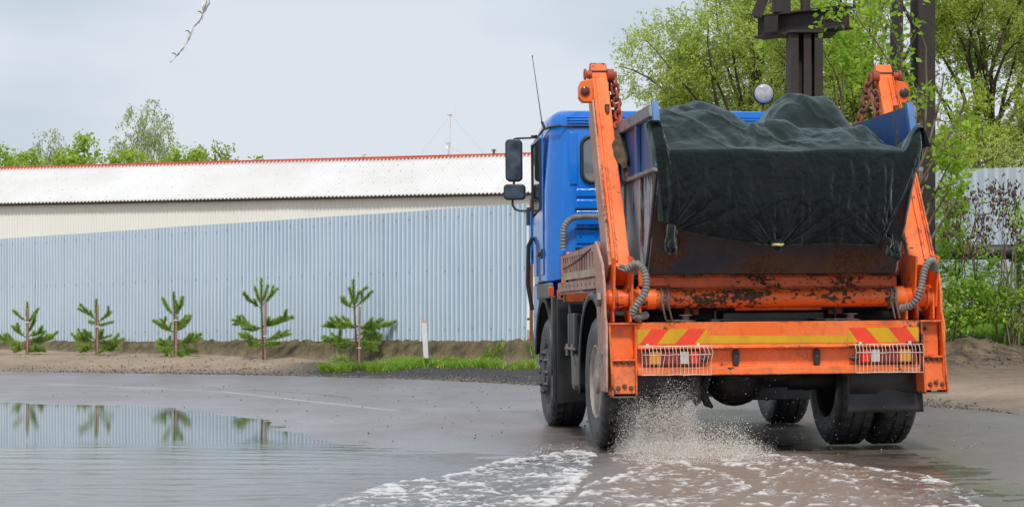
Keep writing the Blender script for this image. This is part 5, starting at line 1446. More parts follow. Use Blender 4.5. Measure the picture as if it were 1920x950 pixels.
# x narrows towards the hem, gathered at the corners
xn = xt.copy()
sq = vd ** 1.3
left_pull = sstep(-.70, -.98, xt); right_pull = sstep(.62, 1.06, xt)
xn += left_pull * sq * .115 - right_pull * sq * .255 + right_pull * .035 * np.sin(np.pi * np.clip(vd * 1.5, 0, 1))
zr = zrim + (hemz(xt) - zrim) * vd
yd = -1.290 + .40 * np.clip(zr - 2.25, 0, 1)
# fall: lies nearly vertical, pulled in towards the skip wall at the bottom
yd = yd + .02 * np.sin(np.pi * vd) * -1 + .19 * vd ** 2.2
# folds radiating from the ties
fz = np.zeros_like(xt)
rr_ = np.random.RandomState(4)
for (tx, tz), kf, amp in zip(ties, (26, 34, 30), (.020, .018, .021)):
    dx = xn - tx; dz = zr - tz; d_ = np.hypot(dx, dz); ang = np.arctan2(dx, dz + .03)
    nn = vnoise(ang * kf / 4, d_ * 1.2, 51) + .5 * vnoise(ang * kf / 2, d_ * 2.5, 77)
    fz += amp * nn * 2 * np.exp(-(d_ / .42) ** 2) * np.clip(d_ / .05, 0, 1)
fz += .016 * fbm(xn * 7 + .8 * np.sin(zr * 4), zr * 1.3, 91, 3) * (1 - np.exp(-((vd) / .10) ** 1.2) * .6)
wr = np.abs(fbm(xn * 6 + zr * 1.2, zr * 1.5, 123, 3)); fz += .008 * np.exp(-(wr / .11) ** 2) * (.35 + .65 * sstep(0, .3, vd))
wr = np.abs(fbm(xn * 4 - zr * 5, zr * 4, 223, 3)); fz += .006 * np.exp(-(wr / .12) ** 2)
fz += .008 * fbm(xn * 30, zr * 30, 7, 3) + .008 * fbm(xn * 15 + .6 * np.sin(zr * 9), zr * 2.6, 507, 4, .6)
# a few heavy vertical folds on the right
for xc, wd_, am in ((.70, .028, .034), (.76, .022, .022), (.55, .03, .016), (.28, .035, .014), (.92, .035, .025), (-.93, .03, .022), (-.87, .02, .012), (-.45, .03, .012), (-.62, .025, .012), (.10, .02, .010), (.42, .02, .012)):
    ctr = xc + .02 * np.sin(zr * 5 + xc * 9)
    fz += am * np.exp(-((xt - ctr) / wd_) ** 2) * (.25 + .75 * sstep(0, .25, vd))
yd = yd - fz
# left corner wraps forward round the skip side, right edge billows
wrapl = sstep(.008, 0.0, u); wrapr = sstep(.955, 1.0, u)
yd = yd + wrapl * .15 + wrapr * (.22 + .15 * np.sin(np.pi * np.clip(vd, 0, 1)))
xn = xn + wrapl * .0
top = v <= VT
X_ = np.where(top, xt, xn); Y_ = np.where(top, yt, yd); Z_ = np.where(top, zt, zr)
# stop the top sheet's side margins from covering the walls: pull them in towards the front
pull = sstep(-1.16, -1.02, yt) * top
X_ = np.where(top, X_ * (1 - pull * np.where(X_ > .3, .135 * sstep(.5, 1.0, X_), .0)), X_)
X_ = np.where(top & (X_ < -.85), X_ + pull * .07, X_)
# small rounding of the rim
near = np.exp(-((v - VT) / .012) ** 2)
Z_ = Z_ - .010 * near; Y_ = np.where(top, Y_, Y_)
V = np.stack([X_.ravel(), Y_.ravel(), Z_.ravel()], 1)
ii, jj = np.meshgrid(np.arange(nu - 1), np.arange(nv - 1), indexing='ij'); ii = ii.ravel(); jj = jj.ravel()
F = np.stack([ii * nv + jj, (ii + 1) * nv + jj, (ii + 1) * nv + jj + 1, ii * nv + jj + 1], 1)
tarp = truck_empty('cover_net'); tag(tarp, 'dark green net tied down over the load heaped in the skip', 'cover net')
o = np_mesh('net_sheet', V, F, mt, tarp, True)
md = o.modifiers.new('solid', 'SOLIDIFY'); md.thickness = .006
# ties
rnd = random.Random(9)
b = MB()
for k in range(26):
    a = rnd.uniform(0, 6.28); r_ = rnd.uniform(.01, .05); z_ = rnd.uniform(1.50, 1.66)
    b.ball((-.850 + r_ * math.cos(a) * .8, -1.17 + .05 * math.sin(a), z_), rnd.uniform(.012, .026), 8, sc=(1, 1, 1.7))
b.tube([(-.85, -1.2, 1.68), (-.86, -1.22, 1.62), (-.85, -1.2, 1.56)], [.03, .032, .02], 8)
o = b.build('gathered_corner', mt, tarp, smooth=60)
b = MB(); b.ball((-.055, -1.145, 1.515), .034, 10, sc=(1, 1, .9)); b.tube([(-.055, -1.12, 1.56), (-.055, -1.14, 1.52)], [.05, .025], 10); b.build('gathered_knot', mt, tarp, smooth=60)
b = MB()
for k in range(4):
    b.tube([(-.055 + (.03 + .004 * k) * math.cos(a), -1.16 + .034 * math.sin(a), 1.538 + .006 * math.sin(3 * a + k)) for a in [2 * math.pi * j / 14 for j in range(14)]], .0045, 5, closed=True)
b.build('tie_string', simple('yellow_string', (0.62, 0.50, 0.22), .7), tarp)
b = MB()
for k in range(9):
    b.ball((.80 + rnd.uniform(-.03, .05), -1.16 + rnd.uniform(-.03, .03), rnd.uniform(1.45, 1.56)), rnd.uniform(.015, .028), 8, sc=(1, 1, 1.5))
b.tube([(.87, -1.15, 1.60), (.90, -1.16, 1.54), (.905, -1.16, 1.46)], [.012, .016, .006], 6); b.tube([(.81, -1.16, 1.54), (.79, -1.12, 1.47)], .012, 6)
b.build('gathered_corner', mt, tarp, smooth=60)

# ================================================================== CHAINS
def chain(name, pts, r=.011, L=.062):
    P = [Vector(p) for p in pts]; out_ = [P[0]]
    # resample at link pitch
    dense = []
    for a, c in zip(P[:-1], P[1:]):
        for k in range(40): dense.append(a.lerp(c, k / 40))
    dense.append(P[-1]); acc = 0
    for a, c in zip(dense[:-1], dense[1:]):
        acc += (c - a).length
        if acc >= L * .72: out_.append(c.copy()); acc = 0
    b = MB()
    for i in range(len(out_) - 1):
        c = (out_[i] + out_[i + 1]) / 2; d = (out_[i + 1] - out_[i]).normalized()
        sd = d.cross(Vector((0, 1, 0))).normalized(); ot = d.cross(sd)
        w_ = sd if i % 2 else ot
        w_ = (w_ + (ot if i % 2 else sd) * .35).normalized()
        lp = []
        for k in range(12):
            a = 2 * math.pi * k / 12
            lp.append(c + d * (math.cos(a) * L * .36 + (L * .16 if math.cos(a) > 0 else -L * .16)) + w_ * math.sin(a) * L * .34)
        b.tube(lp, r, 6, closed=True)
    return b
c1 = truck_empty('lifting_chain'); tag(c1, 'rusty red chain beside the cab window, its end wrapped in brown cloth', 'chain', 'lifting chains')
b = chain('c', [(-.975, .49, 2.95), (-.965, .46, 2.80), (-.955, .38, 2.62), (-1.01, .20, 2.46)], .0125, .082); b.build('chain_links', M['rust_orange'], c1, smooth=60)
b = chain('c', [(-.99, .53, 2.93), (-.985, .53, 2.70), (-.975, .50, 2.58), (-.965, .42, 2.66)], .0125, .082); b.build('chain_links', M['rust_orange'], c1, smooth=60)
V = []; n1, n2 = 26, 28
for j in range(n2):
    v_ = j / (n2 - 1); row = []
    p = Vector((-1.01, .22, 2.50)).lerp(Vector((-1.005, -.06, 2.20)), v_)
    for i in range(n1):
        a = 2 * math.pi * i / n1
        rr0 = (.045 + .040 * math.sin(min(1, v_ * 1.5) * math.pi * .62)) * (1 - .35 * sstep(.7, 1.0, np.array(v_)))
        rr0 *= 1 + .28 * float(vnoise(np.array(i * .55), np.array(v_ * 5), 3)) + .10 * math.sin(3 * a + v_ * 6)
        z_ = (0.05 * (float(vnoise(np.array(i * .9), np.array(2.), 8)))) * (v_ > .85)
        row.append((p.x + math.cos(a) * rr0 * .95, p.y + math.sin(a) * rr0 * .9, p.z + z_))
    row.append(row[0]); V.append(row)
b = MB(); b.grid(V); b.build('cloth_wrap', M['cloth_rag'], c1, smooth=70)
b = MB(); b.tube([(-1.0, 0.0, 2.30), (-.985, -.05, 2.18), (-.975, -.07, 2.11), (-.955, -.07, 2.09), (-.925, -.07, 2.10), (-.915, -.07, 2.14)], [.014, .016, .018, .018, .014, .008], 8); b.build('hook', M['rust'], c1, smooth=60)
c2 = truck_empty('lifting_chain'); tag(c2, 'rusty brown chain looped from the arm beside the steel columns, above the blue skip wall', 'chain', 'lifting chains')
b = chain('c', [(1.15, .49, 2.96), (1.12, .46, 2.88), (1.10, .42, 2.75), (1.04, .40, 2.62), (.98, .40, 2.50)], .0125, .082); b.build('chain_links', M['rust'], c2, smooth=60)
b = chain('c', [(1.17, .50, 2.95), (1.20, .44, 2.82), (1.205, .40, 2.66), (1.21, .40, 2.50)], .0125, .082); b.build('chain_links', M['rust'], c2, smooth=60)
# ================================================================== VEGETATION
def rot_frames(d):
    d = d / (np.linalg.norm(d, axis=1, keepdims=True) + 1e-9)
    ref = np.where(np.abs(d[:, 2:3]) < .9, np.array([[0, 0, 1.]]), np.array([[1., 0, 0]]))
    a = np.cross(d, ref); a /= np.linalg.norm(a, axis=1, keepdims=True) + 1e-9
    return d, a, np.cross(a, d)

def leaves_mesh(name, P, D, L, Wd, mat, parent, rs_, curl=.15):
    """one folded diamond leaf per point"""
    n = len(P); d, a, c_ = rot_frames(D)
    th = rs_.uniform(0, 2 * np.pi, n)[:, None]; side = a * np.cos(th) + c_ * np.sin(th); up = np.cross(side, d)
    L = L[:, None]; Wd = Wd[:, None]
    v0 = P; v1 = P + d * L * .45 + side * Wd * .5 + up * L * curl * .6; v2 = P + d * L - up * L * curl * .5; v3 = P + d * L * .45 - side * Wd * .5 + up * L * curl * .6
    V = np.stack([v0, v1, v2, v3], 1).reshape(-1, 3)
    F = (np.array([(0, 1, 2), (0, 2, 3)])[None] + 4 * np.arange(n)[:, None, None]).reshape(-1, 3)
    return np_mesh(name, V, F, mat, parent)

def tubes_mesh(name, segs, mat, parent, n=4):
    """segs: list of (pts (k,3), radii (k)) -> one mesh"""
    VV = []; FF = []; base = 0
    for pts, rad in segs:
        pts = np.asarray(pts, float); k = len(pts)
        tg = np.gradient(pts, axis=0); d, a, c_ = rot_frames(tg)
        an = 2 * np.pi * np.arange(n) / n
        ringv = pts[:, None, :] + (a[:, None, :] * np.cos(an)[None, :, None] + c_[:, None, :] * np.sin(an)[None, :, None]) * np.asarray(rad)[:, None, None]
        VV.append(ringv.reshape(-1, 3))
        i, j = np.meshgrid(np.arange(k - 1), np.arange(n), indexing='ij'); i = i.ravel(); j = j.ravel(); l = (j + 1) % n
        FF.append(base + np.stack([i * n + j, i * n + l, (i + 1) * n + l, (i + 1) * n + j], 1)); base += k * n
    return np_mesh(name, np.concatenate(VV), np.concatenate(FF), mat, parent, True)

def curve(p0, p1, bend, rs_, k=7, lift=0):
    p0 = np.array(p0, float); p1 = np.array(p1, float); L = np.linalg.norm(p1 - p0)
    t = np.linspace(0, 1, k)[:, None]; off = rs_.normal(0, bend * L, 3); off[2] += lift * L
    pts = p0 + (p1 - p0) * t + off * np.sin(np.pi * t) + np.cumsum(rs_.normal(0, .012 * L, (k, 3)), 0) * t
    pts[-1] = pts[-1]
    return pts

bark = simple('bark', (0.075, 0.058, 0.042), .85, var=.4, scale=5, bmp=.5, bscale=14)
bark_pale = simple('bark_pale', (0.17, 0.13, 0.09), .85, var=.35, scale=5)
birch_bark = simple('birch_bark', (0.50, 0.48, 0.44), .75, var=.4, scale=4, dirt=(.06, .05, .045), dirt_amt=.8)

def make_tree(name, label, cat, base, h, tr, lobes, nclus, leaf, mat, bk, seed, group=None, twig=.9, droop=0.0, nlimb=16, stems=1, per=28, spread=.16, shell=.55, upw=.35, gap=.0, ltrunk=.80, thick=1.0):
    rs_ = np.random.RandomState(seed)
    root = empty(name, base); tag(root, label, cat, group)
    base = np.array(base, float)
    # cluster centres inside the lobes, thinned by noise for holes
    W_ = np.array([l[3] * l[4] * l[5] for l in lobes]); W_ = W_ ** .8; W_ /= W_.sum(); Cn = []
    while len(Cn) < nclus:
        l = lobes[rs_.choice(len(lobes), p=W_)]
        q = rs_.normal(0, 1, 3); q /= np.linalg.norm(q); q *= rs_.rand() ** (1 / 3) if rs_.rand() > shell else rs_.uniform(.72, 1.0)
        p = np.array([l[0] + q[0] * l[3], l[1] + q[1] * l[4], l[2] + q[2] * l[5]])
        if gap and float(fbm(np.array(p[0] * .9 + seed), np.array(p[2] * .9 + p[1] * .5), seed, 3)) < gap - .35: continue
        Cn.append(p)
    Cn = np.array(Cn) - 0
    segs = []; nodes = []; nrad = []
    top = Cn[:, 2].max()
    trunks = []
    for s_ in range(stems):
        tx = base + np.array([rs_.normal(0, .25 * (stems > 1)), rs_.normal(0, .25 * (stems > 1)), -.1])
        cen = Cn.mean(0) if stems == 1 else Cn[rs_.randint(len(Cn))]
        tp = np.array([cen[0] * .7 + base[0] * .3, cen[1] * .7 + base[1] * .3, base[2] + (top - base[2]) * ltrunk])
        pts = curve(tx, tp, .03, rs_, 14); rad = tr / math.sqrt(stems) * (1 - .90 * np.linspace(0, 1, 14) ** .9) + .006
        segs.append((pts, rad)); trunks.append((pts, rad)); nodes.extend(pts[4:]); nrad.extend(rad[4:])
    # limbs to spread-out targets
    tg = [Cn[rs_.randint(len(Cn))]]
    for _ in range(nlimb - 1):
        d = np.min(np.linalg.norm(Cn[:, None] - np.array(tg)[None], axis=2), 1); tg.append(Cn[np.argmax(d * rs_.uniform(.6, 1, len(Cn)))])
    for p in tg:
        pts_t, rad_t = trunks[rs_.randint(len(trunks))]
        hz = base[2] + (p[2] - base[2]) * rs_.uniform(.30, .62); i = int(np.clip(np.searchsorted(pts_t[:, 2], hz), 2, 12))
        pts = curve(pts_t[i], p, .06, rs_, 10, lift=.10 * (1 - droop)); r0 = min(rad_t[i] * .72, .05 * thick * np.linalg.norm(p - pts_t[i]) ** .8 * .5 + .01)
        rad = r0 * (1 - .86 * np.linspace(0, 1, 10)) + .003
        segs.append((pts, rad)); nodes.extend(pts[2:]); nrad.extend(rad[2:])
    nodes = np.array(nodes); nrad = np.array(nrad)
    LP = []; LD = []
    order = np.argsort(np.min(np.linalg.norm(Cn[:, None] - nodes[None, ::3], axis=2), 1))
    for ci in order:
        p = Cn[ci]; dd = np.linalg.norm(nodes - p, axis=1) + .35 * np.maximum(0, nodes[:, 2] - p[2]); i = np.argmin(dd)
        pts = curve(nodes[i], p, .07, rs_, 6, lift=.06); r0 = min(nrad[i] * .7, .018 * thick)
        segs.append((pts, r0 * (1 - .75 * np.linspace(0, 1, 6)) + .002))
        nodes = np.concatenate([nodes, pts[2::2]]); nrad = np.concatenate([nrad, np.full(len(pts[2::2]), r0 * .5)])
        od = p - nodes[i]; od /= np.linalg.norm(od) + 1e-6
        nt_ = rs_.randint(3, 6)
        for k in range(nt_):
            dv = od * .6 + rs_.normal(0, .55, 3) + np.array([0, 0, upw - droop * 1.2]); dv /= np.linalg.norm(dv); Lt = twig * rs_.uniform(.45, 1.1)
            kk = 5; t_ = np.linspace(0, 1, kk)[:, None]; tp = p + dv * Lt * t_ + np.array([0, 0, -droop * Lt * .8]) * t_ ** 2
            segs.append((tp, np.linspace(.006, .0018, kk) * thick))
            m = max(2, int(per / nt_)); f = rs_.uniform(.08, 1.02, m)[:, None]
            q = p + dv * Lt * f + np.array([0, 0, -droop * Lt * .8]) * f ** 2 + rs_.normal(0, spread * .35, (m, 3))
            LP.append(q); LD.append(dv * .7 + rs_.normal(0, .6, (m, 3)) + np.array([0, 0, -.25 - droop]))
    LP = np.concatenate(LP); LD = np.concatenate(LD)
    o = tubes_mesh('trunk', segs, bk, root, 5); o.location = -root.location
    Ls = rs_.uniform(.65, 1.25, len(LP)) * leaf[0]
    o = leaves_mesh('crown', LP, LD, Ls, Ls * leaf[1], mat, root, rs_); o.location = -root.location
    return root

def at(px, py, Y): return np.array([(px - 960) / 3600 * Y, Y, 1 - (py - 600) / 3600 * Y])

lf_far = leaf_mat('leaf_far', (0.36, 0.50, 0.06), (0.56, 0.72, 0.12), .5)
lf_birch = leaf_mat('leaf_birch', (0.36, 0.46, 0.15), (0.52, 0.62, 0.24), .5)
lf_willow = leaf_mat('leaf_willow', (0.50, 0.62, 0.12), (0.80, 0.90, 0.26), .62)
lf_willow2 = leaf_mat('leaf_willow_yellow', (0.54, 0.66, 0.12), (0.82, 0.92, 0.26), .62)
lf_elm = leaf_mat('leaf_elm', (0.26, 0.46, 0.022), (0.44, 0.66, 0.045), .5)
lf_bush = leaf_mat('leaf_bush', (0.26, 0.48, 0.035), (0.52, 0.76, 0.08), .5)
grass_m = leaf_mat('grass_blade', (0.20, 0.36, 0.035), (0.42, 0.62, 0.09), .45)

# ---- far trees beyond the shed
far = [('far_tree', 'low bushy green tree at the far end above the shed roof', -20, 262, 120, 0, 2.2), ('far_tree', 'low rounded tree behind the shed, next to the thin drooping birch', 55, 285, 110, 0, 2.0),
       ('birch_tree', 'slim pale birch with a drooping tip behind the shed', 90, 228, 70, 1, 1.1), ('far_tree', 'wide leafy tree filling the gap beneath the pointed one', 120, 292, 110, 0, 1.5), ('far_tree', 'bright green bush-like tree between the two birches, its top pointed', 160, 258, 95, 0, 2.0),
       ('birch_tree', 'tallest airy birch rising above the shed roof', 272, 182, 130, 1, 2.2), ('far_tree', 'dense green low tree in front of the tallest birch', 245, 288, 150, 0, 2.0), ('far_tree', 'green tree just past the tallest birch, its top uneven', 335, 268, 75, 0, 1.4),
       ('far_tree', 'sparse open-branched tree standing apart at the end of the row', 405, 248, 85, 2, 1.6), ('far_tree', 'tiny treetop barely showing over the red ridge', 480, 293, 40, 0, .7), ('far_tree', 'low tree hugging the roof line before the sparse one', 365, 286, 70, 0, 1.0)]
for i, (nm, lb, px, py, wpx, kind_, dy) in enumerate(far):
    Y = 108 + (i % 3) * 4; c = at(px, py, Y); wd_ = wpx / 3600 * Y; topz = c[2]; bz = .5
    if kind_ == 1:
        lob = [(c[0], Y, topz - 1.3, wd_ * .28, wd_ * .28, 1.4), (c[0] - .15, Y, topz - 3.2, wd_ * .44, wd_ * .4, 1.6), (c[0] + .1, Y, topz - 5, wd_ * .52, wd_ * .5, 1.6), (c[0] + wd_ * .22, Y, topz - 1.9, wd_ * .2, wd_ * .2, 1.2)]
        make_tree(nm, lb, 'tree', (c[0], Y, bz), topz, .16, lob, int(125 * wpx / 100), (.17, .55), lf_birch, birch_bark, 100 + i, 'trees beyond the shed', twig=.9, droop=.75, nlimb=12, per=34, spread=.30, upw=.0, gap=.10, ltrunk=.93, thick=1.6)
    elif kind_ == 2:
        lob = [(c[0], Y, topz - .9, wd_ * .25, .7, .8), (c[0] + wd_ * .3, Y, topz - 1.6, wd_ * .28, .7, .5), (c[0] - wd_ * .35, Y, topz - 1.7, wd_ * .25, .7, .6), (c[0], Y, topz - 2.6, wd_ * .5, .9, .8)]
        make_tree(nm, lb, 'tree', (c[0], Y, bz), topz, .15, lob, 46, (.20, .7), lf_far, bark, 100 + i, 'trees beyond the shed', twig=.6, nlimb=12, per=24, spread=.28, gap=.12, thick=2.2)
    else:
        lob = [(c[0], Y, topz - 1.0, wd_ * .24, wd_ * .24, 1.0), (c[0] - wd_ * .2, Y, topz - 2.2, wd_ * .34, wd_ * .3, 1.2), (c[0] + wd_ * .2, Y, topz - 2.0, wd_ * .34, wd_ * .3, 1.1), (c[0], Y, topz - 3.6, wd_ * .55, wd_ * .5, 1.4)]
        make_tree(nm, lb, 'tree', (c[0], Y, bz), topz, .14, lob, int(max(40, 170 * wpx / 100)), (.21, .75), lf_far, bark, 100 + i, 'trees beyond the shed', twig=.6, nlimb=10, per=36, spread=.30, gap=.05, thick=1.4)

# ---- big willows behind the truck
def lobe(px, py, Y, rx, rz, ry=1.6):
    c = at(px, py, Y); return (c[0], Y, c[2], rx / 3600 * Y, ry, rz / 3600 * Y)
Yw = 50.0
make_tree('willow_tree', 'large airy willow spreading behind the cab roof and work lamp', 'tree', tuple(at(1410, 640, Yw) * [1, 1, 0] + [0, 0, .7]), 12, .30,
          [lobe(1215, 130, Yw, 50, 60), lobe(1265, 60, Yw, 45, 75), lobe(1330, 40, Yw, 90, 110), lobe(1410, 130, Yw, 110, 130, 2.4), lobe(1290, 160, Yw, 95, 60), lobe(1430, -60, Yw, 110, 100, 2.2), lobe(1230, 190, Yw, 60, 30), lobe(1350, 230, Yw, 120, 60)],
          1050, (.10, .42), lf_willow, bark, 31, 'willows behind the truck', twig=.62, droop=.04, nlimb=24, per=56, spread=.16, upw=.35, gap=.33, thick=.55)
make_tree('willow_tree', 'willow with dark forked limbs showing between the two steel columns', 'tree', tuple(at(1620, 640, Yw - 4) * [1, 1, 0] + [0, 0, .7]), 12, .26,
          [lobe(1600, 60, Yw - 4, 80, 100, 2), lobe(1560, 190, Yw - 4, 90, 70), lobe(1650, 200, Yw - 4, 90, 70), lobe(1610, -50, Yw - 4, 100, 60), lobe(1480, 40, Yw - 4, 60, 80)],
          520, (.10, .42), lf_willow, bark, 32, 'willows behind the truck', twig=.6, nlimb=18, stems=3, per=60, spread=.16, upw=.25, gap=.2, thick=1.1)
make_tree('willow_tree', 'tall yellow-green willow beyond the laced column, leaning over the grey fence', 'tree', tuple(at(1850, 640, Yw - 2) * [1, 1, 0] + [0, 0, .7]), 13, .30,
          [lobe(1850, 40, Yw - 2, 110, 120, 2.2), lobe(1790, 160, Yw - 2, 70, 100), lobe(1900, 190, Yw - 2, 90, 110), lobe(1830, 280, Yw - 2, 90, 50), lobe(1960, 60, Yw - 2, 90, 130), lobe(1780, -10, Yw - 2, 70, 70)],
          820, (.10, .42), lf_willow2, bark, 33, 'willows behind the truck', twig=.62, nlimb=26, stems=2, per=58, spread=.15, upw=.35, gap=.31, thick=.8)
make_tree('willow_tree', 'low willow thicket behind the grey fence', 'tree', tuple(at(1700, 640, 44) * [1, 1, 0] + [0, 0, .7]), 6, .16,
          [lobe(1700, 300, 44, 160, 40), lobe(1880, 300, 44, 100, 30), lobe(1560, 300, 44, 120, 50)], 260, (.09, .4), lf_willow2, bark, 34, 'willows behind the truck', twig=.5, nlimb=14, stems=3, per=34, spread=.15, gap=.1)

# ---- young elm with larger leaves growing round the columns
Ye = 26.2; Yb_ = 29.8
make_tree('young_elm', 'young elm with big fresh leaves growing behind the bracket column', 'tree', tuple(at(1590, 640, Yb_) * [1, 1, 0] + [0, 0, .5]), 6, .06,
          [lobe(1460, 60, Yb_, 30, 35, .5), lobe(1580, 30, Yb_, 60, 40, .6), lobe(1600, 130, Yb_, 50, 50, .6), lobe(1570, 90, Yb_, 40, 60, .5), lobe(1640, 70, Yb_, 60, 50, .6)],
          44, (.095, .66), lf_elm, bark_pale, 41, 'young elms', twig=.30, nlimb=9, stems=1, per=26, spread=.16, upw=.15, thick=.55)
make_tree('young_elm', 'young elm whose big leaf clusters hang in front of the laced column', 'tree', tuple(at(1690, 640, Ye) * [1, 1, 0] + [0, 0, .5]), 6, .05,
          [lobe(1690, 20, Ye, 35, 40, .4), lobe(1690, 110, Ye, 25, 60, .4), lobe(1705, 190, Ye, 30, 50, .4), lobe(1785, 220, Ye, 22, 90, .5), lobe(1785, 330, Ye, 25, 60, .5), lobe(1640, 60, Ye, 40, 50, .4), lobe(1480, 55, Ye, 12, 20, .3), lobe(1510, 110, Ye, 18, 25, .3), lobe(1550, 15, Ye, 35, 15, .3)],
          52, (.095, .66), lf_elm, bark_pale, 42, 'young elms', twig=.30, nlimb=11, stems=1, per=26, spread=.16, upw=.1, thick=.55)
# ---- bushes along the grey fence
for i, (px, lobs, lb) in enumerate([
        (1800, [lobe(1785, 440, 31.5, 22, 80, .4), lobe(1800, 565, 31.5, 45, 55, .5), lobe(1782, 360, 31.5, 14, 50, .3), lobe(1845, 560, 31.5, 35, 50, .4)], 'leafy elder bush directly beside the truck arm, in front of the grey fence'),
        (1900, [lobe(1912, 450, 31.8, 10, 60, .3), lobe(1890, 585, 31.8, 45, 40, .5), lobe(1850, 500, 31.8, 20, 25, .3), lobe(1950, 540, 31.8, 40, 90, .5)], 'leafy bush in front of the black pipe near the dead branch'),
        (1985, [lobe(1990, 500, 32, 60, 100, .5)], 'bush further along the black pipe'), (1640, [lobe(1640, 520, 31.5, 90, 70, .5)], 'bush in the gap behind the truck'), (1300, [lobe(1300, 540, 33, 120, 60, .6)], 'low bush hidden behind the truck body')]):
    make_tree('bush', lb, 'bush', tuple(at(px, 620, 31.6) * [1, 1, 0] + [0, 0, .45]), 3, .03, lobs, (120, 90)[i] if i < 2 else 60, (.085, .55), lf_bush, bark_pale, 50 + i, 'bushes by the grey fence', twig=.32, nlimb=12, stems=6, per=32, spread=.14, upw=.3, thick=.8)
# dead branch with withered brown leaves
rs_ = np.random.RandomState(77); root = empty('dead_branch', tuple(at(1900, 560, 30.9))); tag(root, 'broken branch with withered brown leaves hanging over the bushes', 'branch')
segs = []; LP = []; LD = []
main = curve(at(1935, 600, 30.9), at(1800, 375, 30.9), .03, rs_, 10); segs.append((main, np.linspace(.009, .004, 10)))
for tgt in [(1790, 390), (1815, 360), (1835, 400), (1850, 430), (1860, 350), (1880, 360), (1890, 410), (1900, 345), (1905, 430), (1830, 445), (1780, 420), (1815, 455), (1770, 360), (1870, 385), (1908, 372)]:
    q = at(*tgt, 30.9) + rs_.normal(0, .03, 3); k = rs_.randint(3, 10); segs.append((curve(main[k], q, .06, rs_, 6), np.linspace(.007, .003, 6)))
    n = 46; P = q + rs_.normal(0, 1, (n, 3)) * [.09, .08, .10] + [0, 0, -.05]; LP.append(P); LD.append(rs_.normal(0, .35, (n, 3)) + [0, 0, -1])
o = tubes_mesh('stem', segs, bark_pale, root, 5); o.location = -root.location
LP = np.concatenate(LP); LD = np.concatenate(LD); Ls = rs_.uniform(.05, .10, len(LP))
o = leaves_mesh('withered_leaves', LP, LD, Ls, Ls * .5, leaf_mat('leaf_dead', (0.085, 0.045, 0.035), (0.20, 0.115, 0.085), .1), root, rs_, .35); o.location = -root.location

# ---- grass
def grass(name, label, X, Y, hmin, hmax, seed, mat=grass_m, wd=.010, cat='grass'):
    rs_ = np.random.RandomState(seed); n = len(X); Z = ground_z(X, Y)
    P = np.stack([X, Y, Z - .01], 1); D = rs_.normal(0, .35, (n, 3)) * [1, 1, 0] + [0, 0, 1]; D /= np.linalg.norm(D, axis=1, keepdims=True)
    side = np.stack([np.cos(a := rs_.uniform(0, 6.28, n)), np.sin(a), 0 * a], 1) * wd; h = rs_.uniform(hmin, hmax, n)[:, None]
    bend = rs_.normal(0, .45, (n, 3)) * [1, 1, 0]
    v = [P - side, P + side, P + D * h * .55 + side * .8, P + D * h * .55 - side * .8, P + (D + bend) * h * [[1, 1, .9]]]
    V = np.stack(v, 1).reshape(-1, 3); F = (np.array([(0, 1, 2), (0, 2, 3), (3, 2, 4)])[None] + 5 * np.arange(n)[:, None, None]).reshape(-1, 3)
    return tag(np_mesh(name, V, F, mat), label, cat, kind='stuff')
rs_ = np.random.RandomState(5)
# strip before the bank (x 590-1005 px)
n = 9000; px = rs_.uniform(600, 1010, n); dE = rs_.rand(n)
Yb = np.interp(px, [590, 700, 800, 900, 1010], [34.5, 33.9, 33.7, 33.1, 32.2]) + .35 * fbm(px / 60, px * 0, 3, 3); Yt = np.interp(px, [590, 690, 740, 800, 1010], [34.8, 34.6, 35.2, 34.7, 33.3])
Y = Yb + (Yt - Yb) * dE; X = (px - 960) / 3600 * Y; k = fbm(X * 2.0, Y * 2.0, 33, 3) > -.22 + .25 * (px < 690)
grass('grass', 'bright green grass growing at the foot of the bank by the white post', X[k], Y[k], .04, .21, 6)
n = 500; px = rs_.uniform(20, 600, n); Y = rs_.uniform(37, 40, n); X = (px - 960) / 3600 * Y; k = (fbm(X * 1.3, Y * 1.3, 43, 3) > .18); grass('grass_tufts', 'thin tufts of grass on the bare dirt between the pines', X[k], Y[k], .03, .09, 7)
n = 42000; X = rs_.uniform(3.5, 14.5, n); Y = rs_.uniform(30.9, 35.4, n); k = (Y > 31.7 + .25 * np.sin(X * 2) + .5 * fbm(X, Y, 3, 3) + .5 * np.exp(-((X - 7.9) / 1.3) ** 2)); X, Y = X[k], Y[k]
grass('grass', 'tall green grass and weeds between the earth heap and the grey fence', X, Y, .12, .52, 8, wd=.014)
n = 700; X = rs_.uniform(6.4, 9.8, n); Y = rs_.uniform(30.3, 31.8, n); k = fbm(X * 2.5, Y * 2.5, 9, 3) > .2; grass('weeds', 'a few green weeds sprouting on the earth heap', X[k], Y[k], .05, .16, 9, wd=.014)
# dandelions
b = MB(); rnd = random.Random(3)
for (px_, py_, Y_) in ((830, 668, 34.2), (822, 676, 33.6), (850, 672, 33.9), (888, 668, 33.4), (1909, 620, 33.0), (1881, 657, 32.3), (1912, 655, 32.4), (795, 669, 34.0)):
    p = at(px_, py_, Y_); b.ball(tuple(p), .022, 8, sc=(1, 1, .5)); b.tube([p, p - np.array([0, 0, .12])], .003, 4)
tag(b.build('dandelions', simple('dandelion', (0.75, 0.40, 0.01), .7)), 'a scatter of yellow dandelion flowers in the grass', 'flowers', kind='stuff')

